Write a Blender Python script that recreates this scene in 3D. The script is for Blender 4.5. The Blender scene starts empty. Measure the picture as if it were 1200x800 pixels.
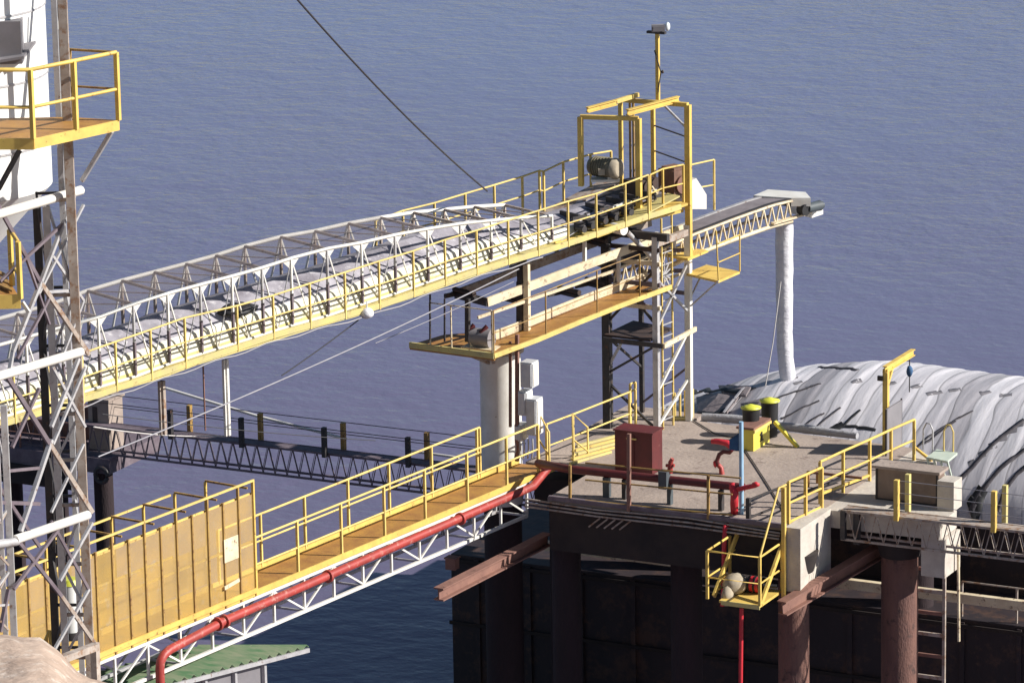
import bpy, bmesh, math, random
from mathutils import Vector, Matrix
random.seed(7)
# ------------------------------------------------------------------ camera
F=5200.0; PITCH=math.radians(14.0); ROLL=math.radians(1.0); AZ=math.radians(26.7)
fh=Vector((-math.sin(AZ),math.cos(AZ),0)); r0=Vector((math.cos(AZ),math.sin(AZ),0)); zz=Vector((0,0,1))
cf=fh*math.cos(PITCH)-zz*math.sin(PITCH); cu0=fh*math.sin(PITCH)+zz*math.cos(PITCH)
cr=r0*math.cos(ROLL)-cu0*math.sin(ROLL); cu=r0*math.sin(ROLL)+cu0*math.cos(ROLL)
def ray(px,py): return cf+cr*((px-600)/F)+cu*((400-py)/F)
CAM=-ray(690,560)*91.0
sc=bpy.context.scene; col=sc.collection
cd=bpy.data.cameras.new('camera'); cd.sensor_width=36; cd.lens=F*36/1200; cd.clip_start=1; cd.clip_end=6000
co=bpy.data.objects.new('camera',cd); col.objects.link(co); sc.camera=co
m=Matrix.Identity(4)
for i in range(3):
    m[i][0]=cr[i]; m[i][1]=cu[i]; m[i][2]=-cf[i]; m[i][3]=CAM[i]
co.matrix_world=m
# ------------------------------------------------------------------ light
SUN_EL=math.radians(31.5)
sh=(r0*0.985-fh*0.17).normalized(); sdir=sh*math.cos(SUN_EL)+zz*math.sin(SUN_EL)
w=bpy.data.worlds.new('World'); sc.world=w; w.use_nodes=True
nt=w.node_tree; bg=nt.nodes['Background']; sky=nt.nodes.new('ShaderNodeTexSky'); sky.sky_type='NISHITA'
sky.sun_disc=False; sky.sun_elevation=SUN_EL; sky.sun_rotation=math.atan2(sh.x,sh.y); sky.air_density=1.0; sky.dust_density=.2; sky.ozone_density=2.5
nt.links.new(sky.outputs[0],bg.inputs[0]); bg.inputs[1].default_value=0.05
sl=bpy.data.lights.new('sun','SUN'); sl.energy=5.0; sl.angle=math.radians(0.5); sl.color=(1,0.955,0.89)
so=bpy.data.objects.new('sun',sl); col.objects.link(so); so.rotation_euler=(-sdir).to_track_quat('-Z','Y').to_euler()
sc.view_settings.view_transform='Standard'; sc.view_settings.look='None'; sc.view_settings.gamma=1
sc.view_settings.use_curve_mapping=False; sc.view_settings.exposure=0.5
# ------------------------------------------------------------------ placing helpers (a sight line met with a real plane)
def PZ(px,py,z=0):
    d=ray(px,py); return CAM+d*((z-CAM.z)/d.z)
def PX(px,py,x):
    d=ray(px,py); return CAM+d*((x-CAM.x)/d.x)
def PY(px,py,y):
    d=ray(px,py); return CAM+d*((y-CAM.y)/d.y)
def PD(px,py,dep): return CAM+ray(px,py)*dep
LP=Vector((-2.45,.8,0)); LD=Vector((.42,1,0)).normalized(); LN=Vector((LD.y,-LD.x,0))
def PL(px,py,off=0):                 # the vertical plane along the conveyors, off metres towards the shore side
    d=ray(px,py); return CAM+d*((LP+LN*off-CAM).dot(LN)/d.dot(LN))
def proj(p):
    q=Vector(p)-CAM; z=q.dot(cf); return (600+F*q.dot(cr)/z, 400-F*q.dot(cu)/z)
def itp(poly,x):
    for (a,b),(c,d) in zip(poly,poly[1:]):
        if x<=c or (c,d)==poly[-1]: return b+(d-b)*(x-a)/(c-a)
def lerp(a,b,t): return a+(b-a)*t
V=Vector
# ------------------------------------------------------------------ materials
def mat(name,c1,c2=None,rough=.6,scale=3.0,metal=0,detail=6,rust=None,rust_amt=.0,bump=.0,bscale=20,spec=.5,emis=None,stretch=(1,1,1),lo=.35,hi=.65):
    m=bpy.data.materials.new(name); m.use_nodes=True; n=m.node_tree.nodes; l=m.node_tree.links
    b=n['Principled BSDF']; b.inputs['Roughness'].default_value=rough; b.inputs['Metallic'].default_value=metal
    b.inputs['Specular IOR Level'].default_value=spec
    c2=c2 or tuple(x*.8 for x in c1)
    geo=n.new('ShaderNodeNewGeometry'); mp=n.new('ShaderNodeMapping'); mp.inputs['Scale'].default_value=stretch
    l.new(geo.outputs['Position'],mp.inputs[0])
    no=n.new('ShaderNodeTexNoise'); no.inputs['Scale'].default_value=scale; no.inputs['Detail'].default_value=detail; no.inputs['Roughness'].default_value=.65
    l.new(mp.outputs[0],no.inputs['Vector'])
    mr=n.new('ShaderNodeMapRange'); mr.inputs[1].default_value=lo; mr.inputs[2].default_value=hi; l.new(no.outputs[0],mr.inputs[0])
    mx=n.new('ShaderNodeMix'); mx.data_type='RGBA'; mx.inputs[6].default_value=(*c1,1); mx.inputs[7].default_value=(*c2,1); l.new(mr.outputs[0],mx.inputs[0])
    out=mx.outputs[2]
    if rust:
        n2=n.new('ShaderNodeTexNoise'); n2.inputs['Scale'].default_value=scale*2.3; n2.inputs['Detail'].default_value=8; n2.inputs['Roughness'].default_value=.75
        l.new(geo.outputs['Position'],n2.inputs['Vector'])
        r=n.new('ShaderNodeMapRange'); r.inputs[1].default_value=.68-rust_amt*.35; r.inputs[2].default_value=.76-rust_amt*.3; l.new(n2.outputs[0],r.inputs[0])
        mm=n.new('ShaderNodeMix'); mm.data_type='RGBA'; mm.inputs[7].default_value=(*rust,1); l.new(out,mm.inputs[6]); l.new(r.outputs[0],mm.inputs[0]); out=mm.outputs[2]
    l.new(out,b.inputs['Base Color'])
    if bump:
        n3=n.new('ShaderNodeTexNoise'); n3.inputs['Scale'].default_value=bscale; n3.inputs['Detail'].default_value=5; l.new(mp.outputs[0],n3.inputs['Vector'])
        bp=n.new('ShaderNodeBump'); bp.inputs['Strength'].default_value=bump; bp.inputs['Distance'].default_value=.05
        l.new(n3.outputs[0],bp.inputs['Height']); l.new(bp.outputs[0],b.inputs['Normal'])
    return m
RUST=(.13,.055,.03)
M={}
M['yellow']=mat('yellow paint',(.76,.54,.13),(.60,.40,.10),rough=.55,scale=2.5,rust=RUST,rust_amt=.26)
M['pale_yellow']=mat('sun bleached yellow paint',(.80,.60,.19),(.62,.45,.14),rough=.55,scale=3,rust=RUST,rust_amt=.25)
M['brown_yellow']=mat('dirty and shaded yellow paint',(.42,.27,.07),(.28,.16,.06),rough=.6,scale=4,rust=RUST,rust_amt=.4)  # browner yellow; on the pier's front railing it paints the shaded side
M['orange']=mat('orange deck paint',(.44,.23,.055),(.32,.15,.045),rough=.6,scale=3,rust=RUST,rust_amt=.25)
M['mesh']=mat('ochre mesh panel',(.68,.44,.12),(.52,.35,.13),rough=.8,scale=1.3,rust=(.60,.45,.24),rust_amt=.3)
M['mesh'].node_tree.nodes['Principled BSDF'].inputs['Alpha'].default_value=.40
M['white']=mat('white painted steel',(.80,.78,.73),(.66,.63,.57),rough=.45,scale=2,rust=(.3,.2,.13),rust_amt=.12)
M['silo']=mat('white silo paint',(.82,.82,.80),(.77,.77,.74),rough=.4,scale=.8)
M['cream']=mat('cream painted steel',(.78,.68,.48),(.62,.5,.33),rough=.55,scale=3,rust=RUST,rust_amt=.35)
M['galv']=mat('galvanised steel',(.56,.55,.55),(.40,.39,.40),rough=.45,scale=4,metal=.25,rust=(.22,.13,.09),rust_amt=.3)
M['oldgalv']=mat('weathered steel',(.46,.40,.35),(.30,.24,.20),rough=.6,scale=3,rust=(.25,.14,.08),rust_amt=.5)
M['dark']=mat('dark steel',(.055,.05,.05),(.03,.027,.03),rough=.6,scale=4,rust=RUST,rust_amt=.3)
M['darkrust']=mat('dark rusty steel',(.075,.045,.035),(.04,.03,.03),rough=.7,scale=5)
M['trough']=mat('bright galvanised sheet with yellow overspray',(.82,.80,.70),(.70,.66,.48),rough=.5,scale=1.2,rust=(.62,.52,.2),rust_amt=.35)
M['floor_yel']=mat('worn yellow walkway plate',(.70,.58,.20),(.52,.46,.22),rough=.55,scale=2.5,rust=(.3,.2,.08),rust_amt=.3)
M['cover']=mat('translucent grey cover sheet',(.42,.40,.44),(.24,.22,.25),rough=.6,scale=2.2,rust=(.62,.60,.62),rust_amt=.35)
M['redpipe']=mat('red painted pipe',(.42,.05,.04),(.30,.045,.038),rough=.5,scale=3,rust=(.45,.20,.16),rust_amt=.35)
M['brightred']=mat('bright red pipe',(.62,.03,.045),(.5,.03,.04),rough=.45,scale=3)
M['maroon']=mat('maroon painted steel',(.135,.022,.024),(.09,.018,.02),rough=.5,scale=3,rust=(.3,.14,.12),rust_amt=.15)
M['rustbeam']=mat('rusty brown steel beam',(.27,.14,.105),(.19,.095,.075),rough=.75,scale=2.5,rust=(.1,.05,.04),rust_amt=.3)
M['pile']=mat('rust brown pile',(.20,.10,.075),(.13,.065,.055),rough=.75,scale=1.6,rust=(.07,.04,.035),rust_amt=.4,stretch=(2,2,.5),bump=.4)
M['concrete']=mat('dusty concrete',(.40,.325,.275),(.30,.24,.205),rough=.9,scale=.9,rust=(.20,.15,.13),rust_amt=.34,bump=.3,bscale=12)
M['concrete_light']=mat('pale concrete',(.58,.53,.46),(.46,.41,.36),rough=.9,scale=2.2,rust=(.3,.25,.2),rust_amt=.2,bump=.3,bscale=9)
M['hull']=mat('dark barge hull paint',(.040,.027,.030),(.022,.017,.021),rough=.65,scale=.7,rust=(.075,.042,.032),rust_amt=.5,stretch=(1,1,.35),bump=.3,bscale=3)
M['under']=mat('shade darkened concrete',(.042,.031,.027),(.022,.018,.018),rough=.9,scale=1.6)  # near-black concrete: shade below the deck is put into its colour
M['black']=mat('black rubber',(.012,.012,.014),(.02,.02,.022),rough=.6)
M['motor']=mat('grey green motor paint',(.22,.20,.13),(.15,.13,.09),rough=.5,scale=6,rust=RUST,rust_amt=.2)
M['brownbox']=mat('rust brown gearbox',(.22,.12,.08),(.14,.075,.055),rough=.6,scale=6)
M['box_grey']=mat('grey enamel cabinet',(.62,.63,.64),(.52,.53,.55),rough=.4,scale=5)
M['pipe_white']=mat('white fabric spout',(.76,.75,.77),(.62,.61,.66),rough=.6,scale=1.5,stretch=(1,1,2),bump=.6,bscale=5)
M['rolled']=mat('rolled grey tarp',(.42,.42,.44),(.32,.31,.33),rough=.7,scale=4,bump=.5,bscale=9)
M['limebin']=mat('lime plastic lid',(.66,.66,.07),(.52,.54,.06),rough=.45,scale=6)
M['belt']=mat('grey brown rubber belt',(.25,.22,.23),(.19,.165,.175),rough=.85,scale=4)
M['lattice']=mat('dusty dark lattice steel',(.19,.155,.175),(.12,.09,.11),rough=.7,scale=4)
M['shaded_pile']=mat('pile darkened for shade',(.030,.016,.020),(.02,.012,.014),rough=.85,scale=1.6,stretch=(2,2,.5),bump=.3)  # pile colour taken near black to paint the shade they stand in
M['yelbox']=mat('bright yellow chest paint',(.75,.66,.10),(.66,.56,.09),rough=.45,scale=4,rust=(.3,.22,.06),rust_amt=.12)
M['blue']=mat('pale blue pole paint',(.33,.52,.70),(.28,.44,.6),rough=.5)
M['bluecloth']=mat('blue cloth',(.05,.13,.26),(.03,.08,.18),rough=.8)
M['teal']=mat('dark grey valve',(.08,.1,.11),(.06,.07,.08),rough=.6)
M['panelgrey']=mat('grey sheet panel',(.24,.225,.24),(.19,.18,.19),rough=.5,scale=2)
M['kiosk']=mat('brown tinted shutter',(.26,.19,.15),(.20,.14,.11),rough=.45,scale=4)
M['bag']=mat('beige sack cloth',(.42,.36,.27),(.32,.27,.2),rough=.9,scale=8)
M['palegreen']=mat('pale green plate',(.55,.62,.52),(.46,.52,.44),rough=.6,scale=6)
M['cable']=mat('grey steel cable',(.35,.34,.36),(.28,.27,.3),rough=.5)
M['darkcable']=mat('black cable',(.03,.03,.035),(.045,.04,.045),rough=.6)
M['palecable']=mat('pale rope',(.6,.57,.55),(.5,.47,.45),rough=.7)
M['chalk']=mat('chalky rock',(.50,.38,.30),(.36,.26,.20),rough=.95,scale=1.2,rust=(.62,.52,.44),rust_amt=.45,bump=1.0,bscale=4)
M['lamp']=mat('frosted lamp glass',(.7,.74,.74),(.6,.64,.64),rough=.3)
M['darktarp']=mat('charcoal tarpaulin',(.09,.08,.09),(.05,.045,.05),rough=.6,scale=3,bump=.6,bscale=6)
M['greytarp']=mat('dusty grey tarpaulin',(.27,.23,.23),(.20,.17,.175),rough=.6,scale=1.8,bump=.6,bscale=5)
# corrugated green roof
def roofmat():
    m=mat('faded green roof sheet',(.085,.19,.085),(.24,.27,.17),rough=.55,scale=1.8,rust=(.28,.28,.2),rust_amt=.12)
    mp=[x for x in m.node_tree.nodes if x.type=='MAPPING'][0]; mp.vector_type='TEXTURE'; mp.inputs['Rotation'].default_value=(0,0,AZ-.06); mp.inputs['Scale'].default_value=(4,.14,1)
    return m
M['roof']=roofmat()
M['netting']=mat('thin grey netting',(.30,.25,.25),(.20,.17,.18),rough=.9,scale=1.5); M['netting'].node_tree.nodes['Principled BSDF'].inputs['Alpha'].default_value=.20
def tarpmat():
    m=bpy.data.materials.new('white tarpaulin strips'); m.use_nodes=True; n=m.node_tree.nodes; l=m.node_tree.links
    b=n['Principled BSDF']; b.inputs['Roughness'].default_value=.5
    geo=n.new('ShaderNodeNewGeometry'); sx=n.new('ShaderNodeSeparateXYZ'); 
    nz=n.new('ShaderNodeTexNoise'); nz.inputs['Scale'].default_value=.35; nz.inputs['Detail'].default_value=2; l.new(geo.outputs['Position'],nz.inputs['Vector'])
    l.new(geo.outputs['Position'],sx.inputs[0])
    ad=n.new('ShaderNodeMath'); ad.operation='MULTIPLY_ADD'; ad.inputs[1].default_value=.9; l.new(nz.outputs[0],ad.inputs[0]); l.new(sx.outputs[0],ad.inputs[2])
    mu=n.new('ShaderNodeMath'); mu.operation='MULTIPLY'; mu.inputs[1].default_value=1/.46; l.new(ad.outputs[0],mu.inputs[0])
    fl=n.new('ShaderNodeMath'); fl.operation='FLOOR'; l.new(mu.outputs[0],fl.inputs[0])
    wn=n.new('ShaderNodeTexWhiteNoise'); wn.noise_dimensions='1D'; l.new(fl.outputs[0],wn.inputs['W'])
    cr_=n.new('ShaderNodeValToRGB'); e=cr_.color_ramp; e.interpolation='LINEAR'
    e.elements[0].color=(.36,.345,.37,1); e.elements[1].color=(.68,.66,.69,1); e.elements[1].position=.75
    k=e.elements.new(.35); k.color=(.53,.51,.54,1)
    l.new(wn.outputs['Value'],cr_.inputs[0])
    mp=n.new('ShaderNodeMapping'); mp.inputs['Scale'].default_value=(4,.5,.8); l.new(geo.outputs['Position'],mp.inputs[0])
    n2=n.new('ShaderNodeTexNoise'); n2.inputs['Scale'].default_value=1.3; n2.inputs['Detail'].default_value=8; n2.inputs['Roughness'].default_value=.7; l.new(mp.outputs[0],n2.inputs['Vector'])
    mr=n.new('ShaderNodeMapRange'); mr.inputs[1].default_value=.3; mr.inputs[2].default_value=.7; mr.inputs[3].default_value=.84; mr.inputs[4].default_value=1.08; l.new(n2.outputs[0],mr.inputs[0])
    mx=n.new('ShaderNodeMix'); mx.data_type='RGBA'; mx.blend_type='MULTIPLY'; mx.inputs[0].default_value=1; l.new(cr_.outputs[0],mx.inputs[6]); l.new(mr.outputs[0],mx.inputs[7])
    fc=n.new('ShaderNodeMath'); fc.operation='FRACT'; l.new(mu.outputs[0],fc.inputs[0])
    sm=n.new('ShaderNodeMapRange'); sm.inputs[1].default_value=.0; sm.inputs[2].default_value=.12; sm.inputs[3].default_value=.42; sm.inputs[4].default_value=1; l.new(fc.outputs[0],sm.inputs[0])
    m3=n.new('ShaderNodeMix'); m3.data_type='RGBA'; m3.blend_type='MULTIPLY'; m3.inputs[0].default_value=1; l.new(mx.outputs[2],m3.inputs[6]); l.new(sm.outputs[0],m3.inputs[7]); l.new(m3.outputs[2],b.inputs['Base Color'])
    bp=n.new('ShaderNodeBump'); bp.inputs['Strength'].default_value=.35; bp.inputs['Distance'].default_value=.05; l.new(n2.outputs[0],bp.inputs['Height']); l.new(bp.outputs[0],b.inputs['Normal'])
    return m
M['tarp']=tarpmat()
def watermat():
    m=bpy.data.materials.new('muddy river water'); m.use_nodes=True; n=m.node_tree.nodes; l=m.node_tree.links
    b=n['Principled BSDF']; b.inputs['Roughness'].default_value=.08; b.inputs['IOR'].default_value=1.33
    geo=n.new('ShaderNodeNewGeometry')
    def noise(s,st,d=4,r=.55):
        mp=n.new('ShaderNodeMapping'); mp.inputs['Scale'].default_value=st; mp.inputs['Rotation'].default_value=(0,0,-AZ); l.new(geo.outputs['Position'],mp.inputs[0])
        t=n.new('ShaderNodeTexNoise'); t.inputs['Scale'].default_value=s; t.inputs['Detail'].default_value=d; t.inputs['Roughness'].default_value=r; l.new(mp.outputs[0],t.inputs['Vector']); return t
    big=noise(.02,(1,1,1),3)
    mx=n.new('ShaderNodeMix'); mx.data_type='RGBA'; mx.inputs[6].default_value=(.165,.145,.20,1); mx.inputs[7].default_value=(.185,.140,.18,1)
    mx.inputs[6].default_value=(.140,.120,.190,1); mx.inputs[7].default_value=(.165,.190,.325,1)  # bluer with distance: growing sky reflection painted into the water colour
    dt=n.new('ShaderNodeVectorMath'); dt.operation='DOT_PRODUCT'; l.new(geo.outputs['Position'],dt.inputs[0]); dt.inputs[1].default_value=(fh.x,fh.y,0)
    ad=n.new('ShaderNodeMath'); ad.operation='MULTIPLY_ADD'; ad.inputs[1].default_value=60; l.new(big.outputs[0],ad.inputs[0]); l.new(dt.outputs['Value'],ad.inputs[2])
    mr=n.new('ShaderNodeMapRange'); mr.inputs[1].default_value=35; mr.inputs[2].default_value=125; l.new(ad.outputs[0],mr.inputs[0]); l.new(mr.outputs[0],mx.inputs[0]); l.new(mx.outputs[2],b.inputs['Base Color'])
    w1=noise(.55,(1,1.25,1),5,.6); w2=noise(2.6,(1,1.2,1),3,.5); w3=noise(.10,(1,1,1),3,.5)
    a=n.new('ShaderNodeMath'); a.operation='MULTIPLY_ADD'; a.inputs[1].default_value=.22; l.new(w2.outputs[0],a.inputs[0]); l.new(w1.outputs[0],a.inputs[2])
    a2=n.new('ShaderNodeMath'); a2.operation='MULTIPLY_ADD'; a2.inputs[1].default_value=.8; l.new(w3.outputs[0],a2.inputs[0]); l.new(a.outputs[0],a2.inputs[2])
    bp=n.new('ShaderNodeBump'); bp.inputs['Strength'].default_value=1.0; bp.inputs['Distance'].default_value=.17; l.new(a2.outputs[0],bp.inputs['Height']); gust=noise(.035,(1,.45,1),3,.5); gr=n.new('ShaderNodeMapRange'); gr.inputs[1].default_value=.35; gr.inputs[2].default_value=.65; gr.inputs[3].default_value=.5; gr.inputs[4].default_value=1.0
    l.new(gust.outputs[0],gr.inputs[0]); nf=n.new('ShaderNodeMapRange'); nf.inputs[1].default_value=5; nf.inputs[2].default_value=55; nf.inputs[3].default_value=.35; nf.inputs[4].default_value=1; l.new(dt.outputs['Value'],nf.inputs[0])
    pr=n.new('ShaderNodeMath'); pr.operation='MULTIPLY'; l.new(gr.outputs[0],pr.inputs[0]); l.new(nf.outputs[0],pr.inputs[1]); l.new(pr.outputs[0],bp.inputs['Strength']); l.new(bp.outputs[0],b.inputs['Normal'])
    return m
M['water']=watermat()
# ------------------------------------------------------------------ mesh builder
class MB:
    def __init__(s): s.v=[]; s.f=[]; s.sm=[]
    def add(s,vs,fs,smooth=False):
        o=len(s.v); s.v+= [Vector(v) for v in vs]
        for f in fs: s.f.append([i+o for i in f]); s.sm.append(smooth)
        return s
    def box(s,c,d,ax=None,bev=0):
        ax=ax or (V((1,0,0)),V((0,1,0)),V((0,0,1))); c=V(c)
        vs=[c+ax[0]*(i*d[0]/2)+ax[1]*(j*d[1]/2)+ax[2]*(k*d[2]/2) for i in(-1,1) for j in(-1,1) for k in(-1,1)]
        return s.add(vs,[(0,1,3,2),(4,6,7,5),(0,4,5,1),(2,3,7,6),(0,2,6,4),(1,5,7,3)])
    def aabb(s,a,b):
        a=V(a);b=V(b); return s.box((a+b)/2,(abs(b.x-a.x),abs(b.y-a.y),abs(b.z-a.z)))
    def bar(s,p,q,w,h=None,up=None):
        p=V(p);q=V(q);h=h or w; d=(q-p); L=d.length
        if L<1e-6: return s
        d/=L; up=up or (V((0,0,1)) if abs(d.z)<.95 else V((0,1,0)))
        a=d.cross(up).normalized(); b=a.cross(d).normalized()
        return s.box((p+q)/2,(w,L,h),(a,d,b))
    def ibeam(s,p,q,w,h,t=.02):
        p=V(p);q=V(q); d=(q-p).normalized(); a=d.cross(V((0,0,1))).normalized(); b=a.cross(d)
        for c in (1,-1): s.bar(p+b*c*(h/2-t/2),q+b*c*(h/2-t/2),w,t)
        s.bar(p,q,t,h-2*t-.002); return s
    def tube(s,pts,r,n=8,caps=True,smooth=True):
        pts=[V(p) for p in pts]; rs=r if isinstance(r,(list,tuple)) else [r]*len(pts)
        rings=[]; prev=None
        for i,p in enumerate(pts):
            if i==0: d=pts[1]-pts[0]
            elif i==len(pts)-1: d=pts[-1]-pts[-2]
            else: d=(pts[i+1]-p).normalized()+(p-pts[i-1]).normalized()
            d.normalize()
            if prev is None:
                u=V((0,0,1)) if abs(d.z)<.9 else V((1,0,0)); a=d.cross(u).normalized()
            else: a=(prev-d*prev.dot(d)).normalized()
            prev=a; b=d.cross(a)
            rings.append([p+(a*math.cos(2*math.pi*k/n)+b*math.sin(2*math.pi*k/n))*rs[i] for k in range(n)])
        vs=[v for R in rings for v in R]; fs=[]
        for i in range(len(rings)-1):
            for k in range(n): fs.append((i*n+k,i*n+(k+1)%n,(i+1)*n+(k+1)%n,(i+1)*n+k))
        s.add(vs,fs,smooth)
        if caps: s.add(rings[0],[tuple(range(n))[::-1]]); s.add(rings[-1],[tuple(range(n))])
        return s
    def prism(s,poly,z0,z1):
        n=len(poly); vs=[V((p[0],p[1],z0)) for p in poly]+[V((p[0],p[1],z1)) for p in poly]
        return s.add(vs,[tuple(range(n))[::-1],tuple(range(n,2*n))]+[(i,(i+1)%n,n+(i+1)%n,n+i) for i in range(n)])
    def slab(s,pts,t):                  # polygon in space given thickness downwards
        pts=[V(p) for p in pts]; n=len(pts); vs=pts+[p-V((0,0,t)) for p in pts]
        return s.add(vs,[tuple(range(n)),tuple(range(n,2*n))[::-1]]+[(i,n+i,n+(i+1)%n,(i+1)%n) for i in range(n)])
    def blob(s,c,r,sub=2,jit=.12,seed=0):
        bm=bmesh.new(); bmesh.ops.create_icosphere(bm,subdivisions=sub,radius=1); rd=random.Random(seed)
        vs=[]; 
        for v in bm.verts:
            k=1+rd.uniform(-jit,jit); vs.append(V(c)+V((v.co.x*r[0],v.co.y*r[1],v.co.z*r[2]))*k)
        s.add(vs,[[q.index for q in f.verts] for f in bm.faces],True); bm.free(); return s
    def mesh(s,name,origin):
        me=bpy.data.meshes.new(name); me.from_pydata([v-origin for v in s.v],[],s.f)
        me.polygons.foreach_set('use_smooth',s.sm)
        bm=bmesh.new(); bm.from_mesh(me); bmesh.ops.recalc_face_normals(bm,faces=bm.faces); bm.to_mesh(me); bm.free()
        me.update(); return me
def origin_of(o):
    p=V((0,0,0))
    while o: p+=o.location; o=o.parent
    return p
def thing(name,label,cat,loc,group=None,kind=None):
    o=bpy.data.objects.new(name,None); o.empty_display_size=.2; col.objects.link(o); o.location=V(loc); o['label']=label; o['category']=cat
    if group: o['group']=group
    return o
def part(name,mb,mt,parent,label=None):
    og=origin_of(parent); o=bpy.data.objects.new(name,mb.mesh(name,og)); o.data.materials.append(M[mt]); o.parent=parent; col.objects.link(o)
    if label: o['label']=label
    return o
def solo(name,mb,mt,label,cat,group=None):
    c=V((sum(v.x for v in mb.v)/len(mb.v),sum(v.y for v in mb.v)/len(mb.v),min(v.z for v in mb.v)))
    o=bpy.data.objects.new(name,mb.mesh(name,c)); o.data.materials.append(M[mt]); o.location=c; col.objects.link(o); o['label']=label; o['category']=cat
    if group: o['group']=group
    return o
def structure(name,mb,mt,kind='structure'):
    o=bpy.data.objects.new(name,mb.mesh(name,V((0,0,0)))); o.data.materials.append(M[mt]); col.objects.link(o); o['kind']=kind; return o
# railing: bases & tops given as 3D point lists
def railing(parent,mt,bases,tops,r=.022,mids=(.5,),run=None,topr=None,toe=None,name='handrail'):
    run=run or (bases,tops); topr=topr or r
    R=MB(); B,T=run
    R.tube(T,topr,8); h=part(name,R,mt,parent)
    for k in mids: part('mid_rail',MB().tube([lerp(b,t,k) for b,t in zip(B,T)],r*.85,8),mt,h)
    if toe:
        for a,b in zip(B,B[1:]): part('toe_rail',MB().bar(a+V((0,0,toe/2)),b+V((0,0,toe/2)),.012,toe),mt,h)
    for b,t in zip(bases,tops): part('post',MB().bar(b,t,r*2,r*2),mt,h)
    return h
Hh=V((0,0,1))
# ================================================================== SETTING
W=-6.3
wm=MB(); wm.add([V((-3000,-3000,W)),V((3000,-3000,W)),V((3000,3500,W)),V((-3000,3500,W))],[(0,1,2,3)]); structure('water',wm,'water')
# river bank: heightfield in the camera's ground frame, rising toward the bluff the photographer stands on
def bank():
    mb=MB(); nl,nf=90,70; vs=[]
    base=V((CAM.x,CAM.y,0))
    from mathutils import noise as NZ
    def slope(px,py): r_=ray(px,py); return r_.z/r_.dot(fh)
    YT=[(-900,770),(-200,745),(0,745),(14,749),(26,758),(36,771),(46,783),(60,792),(90,797),(130,800),(160,812),(220,850),(400,880),(3000,900)]
    for j in range(nf):
        dpt=12+(j/(nf-1))*56
        for i in range(nl):
            px=-420+2300*(i/(nl-1))**1.6; lat=(px-600)/F*dpt*.985
            yt=itp(YT,px)
            if dpt<=57:
                k=max(0,1-(57-dpt)/7.0); yy=lerp(max(yt,850),yt,k*k*(3-2*k))
                h=CAM.z+dpt*slope(px,yy)
                h+=((.10*NZ.noise(V((lat*1.1,dpt*1.1,0)))+.09*abs(NZ.noise(V((lat*3.5,dpt*3.5,3))))+.05*NZ.noise(V((lat*9,dpt*9,3)))))*(1 if dpt>50 else .5)-.04
            else:
                h=CAM.z+57*slope(px,yt)-(dpt-57)*1.3-.1
                h+=.12*NZ.noise(V((lat*1.3,dpt*1.3,0)))
            h=max(h,W-2.5)
            p=base+fh*dpt+r0*lat; vs.append(V((p.x,p.y,h)))
    fs=[(j*nl+i,j*nl+i+1,(j+1)*nl+i+1,(j+1)*nl+i) for j in range(nf-1) for i in range(nl-1)]
    mb.add(vs,fs,True); structure('riverbank',mb,'chalk')
bank()
# ================================================================== PIER
pier=thing('pier','square concrete mooring pier with dusty deck standing on rust brown piles','pier',(2,2,W))
m_=MB(); TH=.10
m_.prism([(-.15,-1.62),(5.3,-1.62),(5.3,4.75),(-.15,5.0)],-TH,0)
part('deck_slab',m_,'concrete',pier)
part('deck_slab',MB().prism([(-1.75,.62),(-.153,.62),(-.153,5.0),(.1,5.003),(.1,5.55),(-1.75,5.6)],-TH,-.003),'concrete',pier)
part('deck_slab',MB().prism([(5.303,-.22),(7.75,-.22),(7.75,.75),(6.75,1.3),(5.95,4.3),(5.303,4.6)],-.36,-.003),'concrete_light',pier)
part('beam',MB().aabb((5.12,-1.78,-1.28),(5.45,-.22,.03)),'concrete_light',pier,'pale concrete end block')
part('beam',MB().aabb((7.35,-.15,-1.15),(7.85,.7,-.37)),'concrete_light',pier,'pale concrete fender block')
part('beam',MB().aabb((-.12,-1.60,-1.10),(5.1,-1.1,-TH-.003)),'under',pier)
part('beam',MB().aabb((-1.7,.9,-.95),(6.9,1.5,-.40)),'under',pier)
part('beam',MB().aabb((-.1,-1.0,-1.1),(.4,4.8,-.43)),'under',pier)
part('beam',MB().aabb((5.6,2.2,-1.05),(6.1,4.2,-.37)),'under',pier)
kb=MB(); kb.aabb((-.1,-1.7,-.03),(5.1,-1.623,.06)); part('kerb',kb,'lattice',pier)
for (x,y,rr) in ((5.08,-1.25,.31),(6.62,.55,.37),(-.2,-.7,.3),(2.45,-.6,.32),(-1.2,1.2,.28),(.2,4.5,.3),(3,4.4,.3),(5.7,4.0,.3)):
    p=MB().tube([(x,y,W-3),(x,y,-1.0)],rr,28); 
    part('pile',p,'pile' if x in (5.08,6.62) else 'shaded_pile',pier)
for x,y in((5.08,-1.25),(6.62,.55)):
    part('pile_cap',MB().tube([(x,y,-1.0),(x,y,-.6)],[.4,.5],24),'under',pier)
# cantilevered I beams under the deck
b=MB(); b.ibeam(PX(1066,624,6.35),V((5.3,-2.35,-1.45)),.22,.29,.03); solo('steel_beam',b,'rustbeam','rusty brown beam under the pale end block, running back from the yellow basket','beam')
a0=PZ(514,696,-1.15); a1=PZ(600,652,-1.15)
b=MB(); b.ibeam(a0,a0+(a1-a0)*1.5,.22,.26,.03); solo('steel_beam',b,'rustbeam','pinkish brown beam jutting out of the shadow below the end of the gangway','beam')
c=PZ(530,660,-1.6); solo('junction_box',MB().box(c,(.22,.2,.22)).box(c+V((0,0,.13)),(.26,.24,.03)),'rustbeam','small brown box above the protruding beam, beside the blue shaded water','box')
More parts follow.
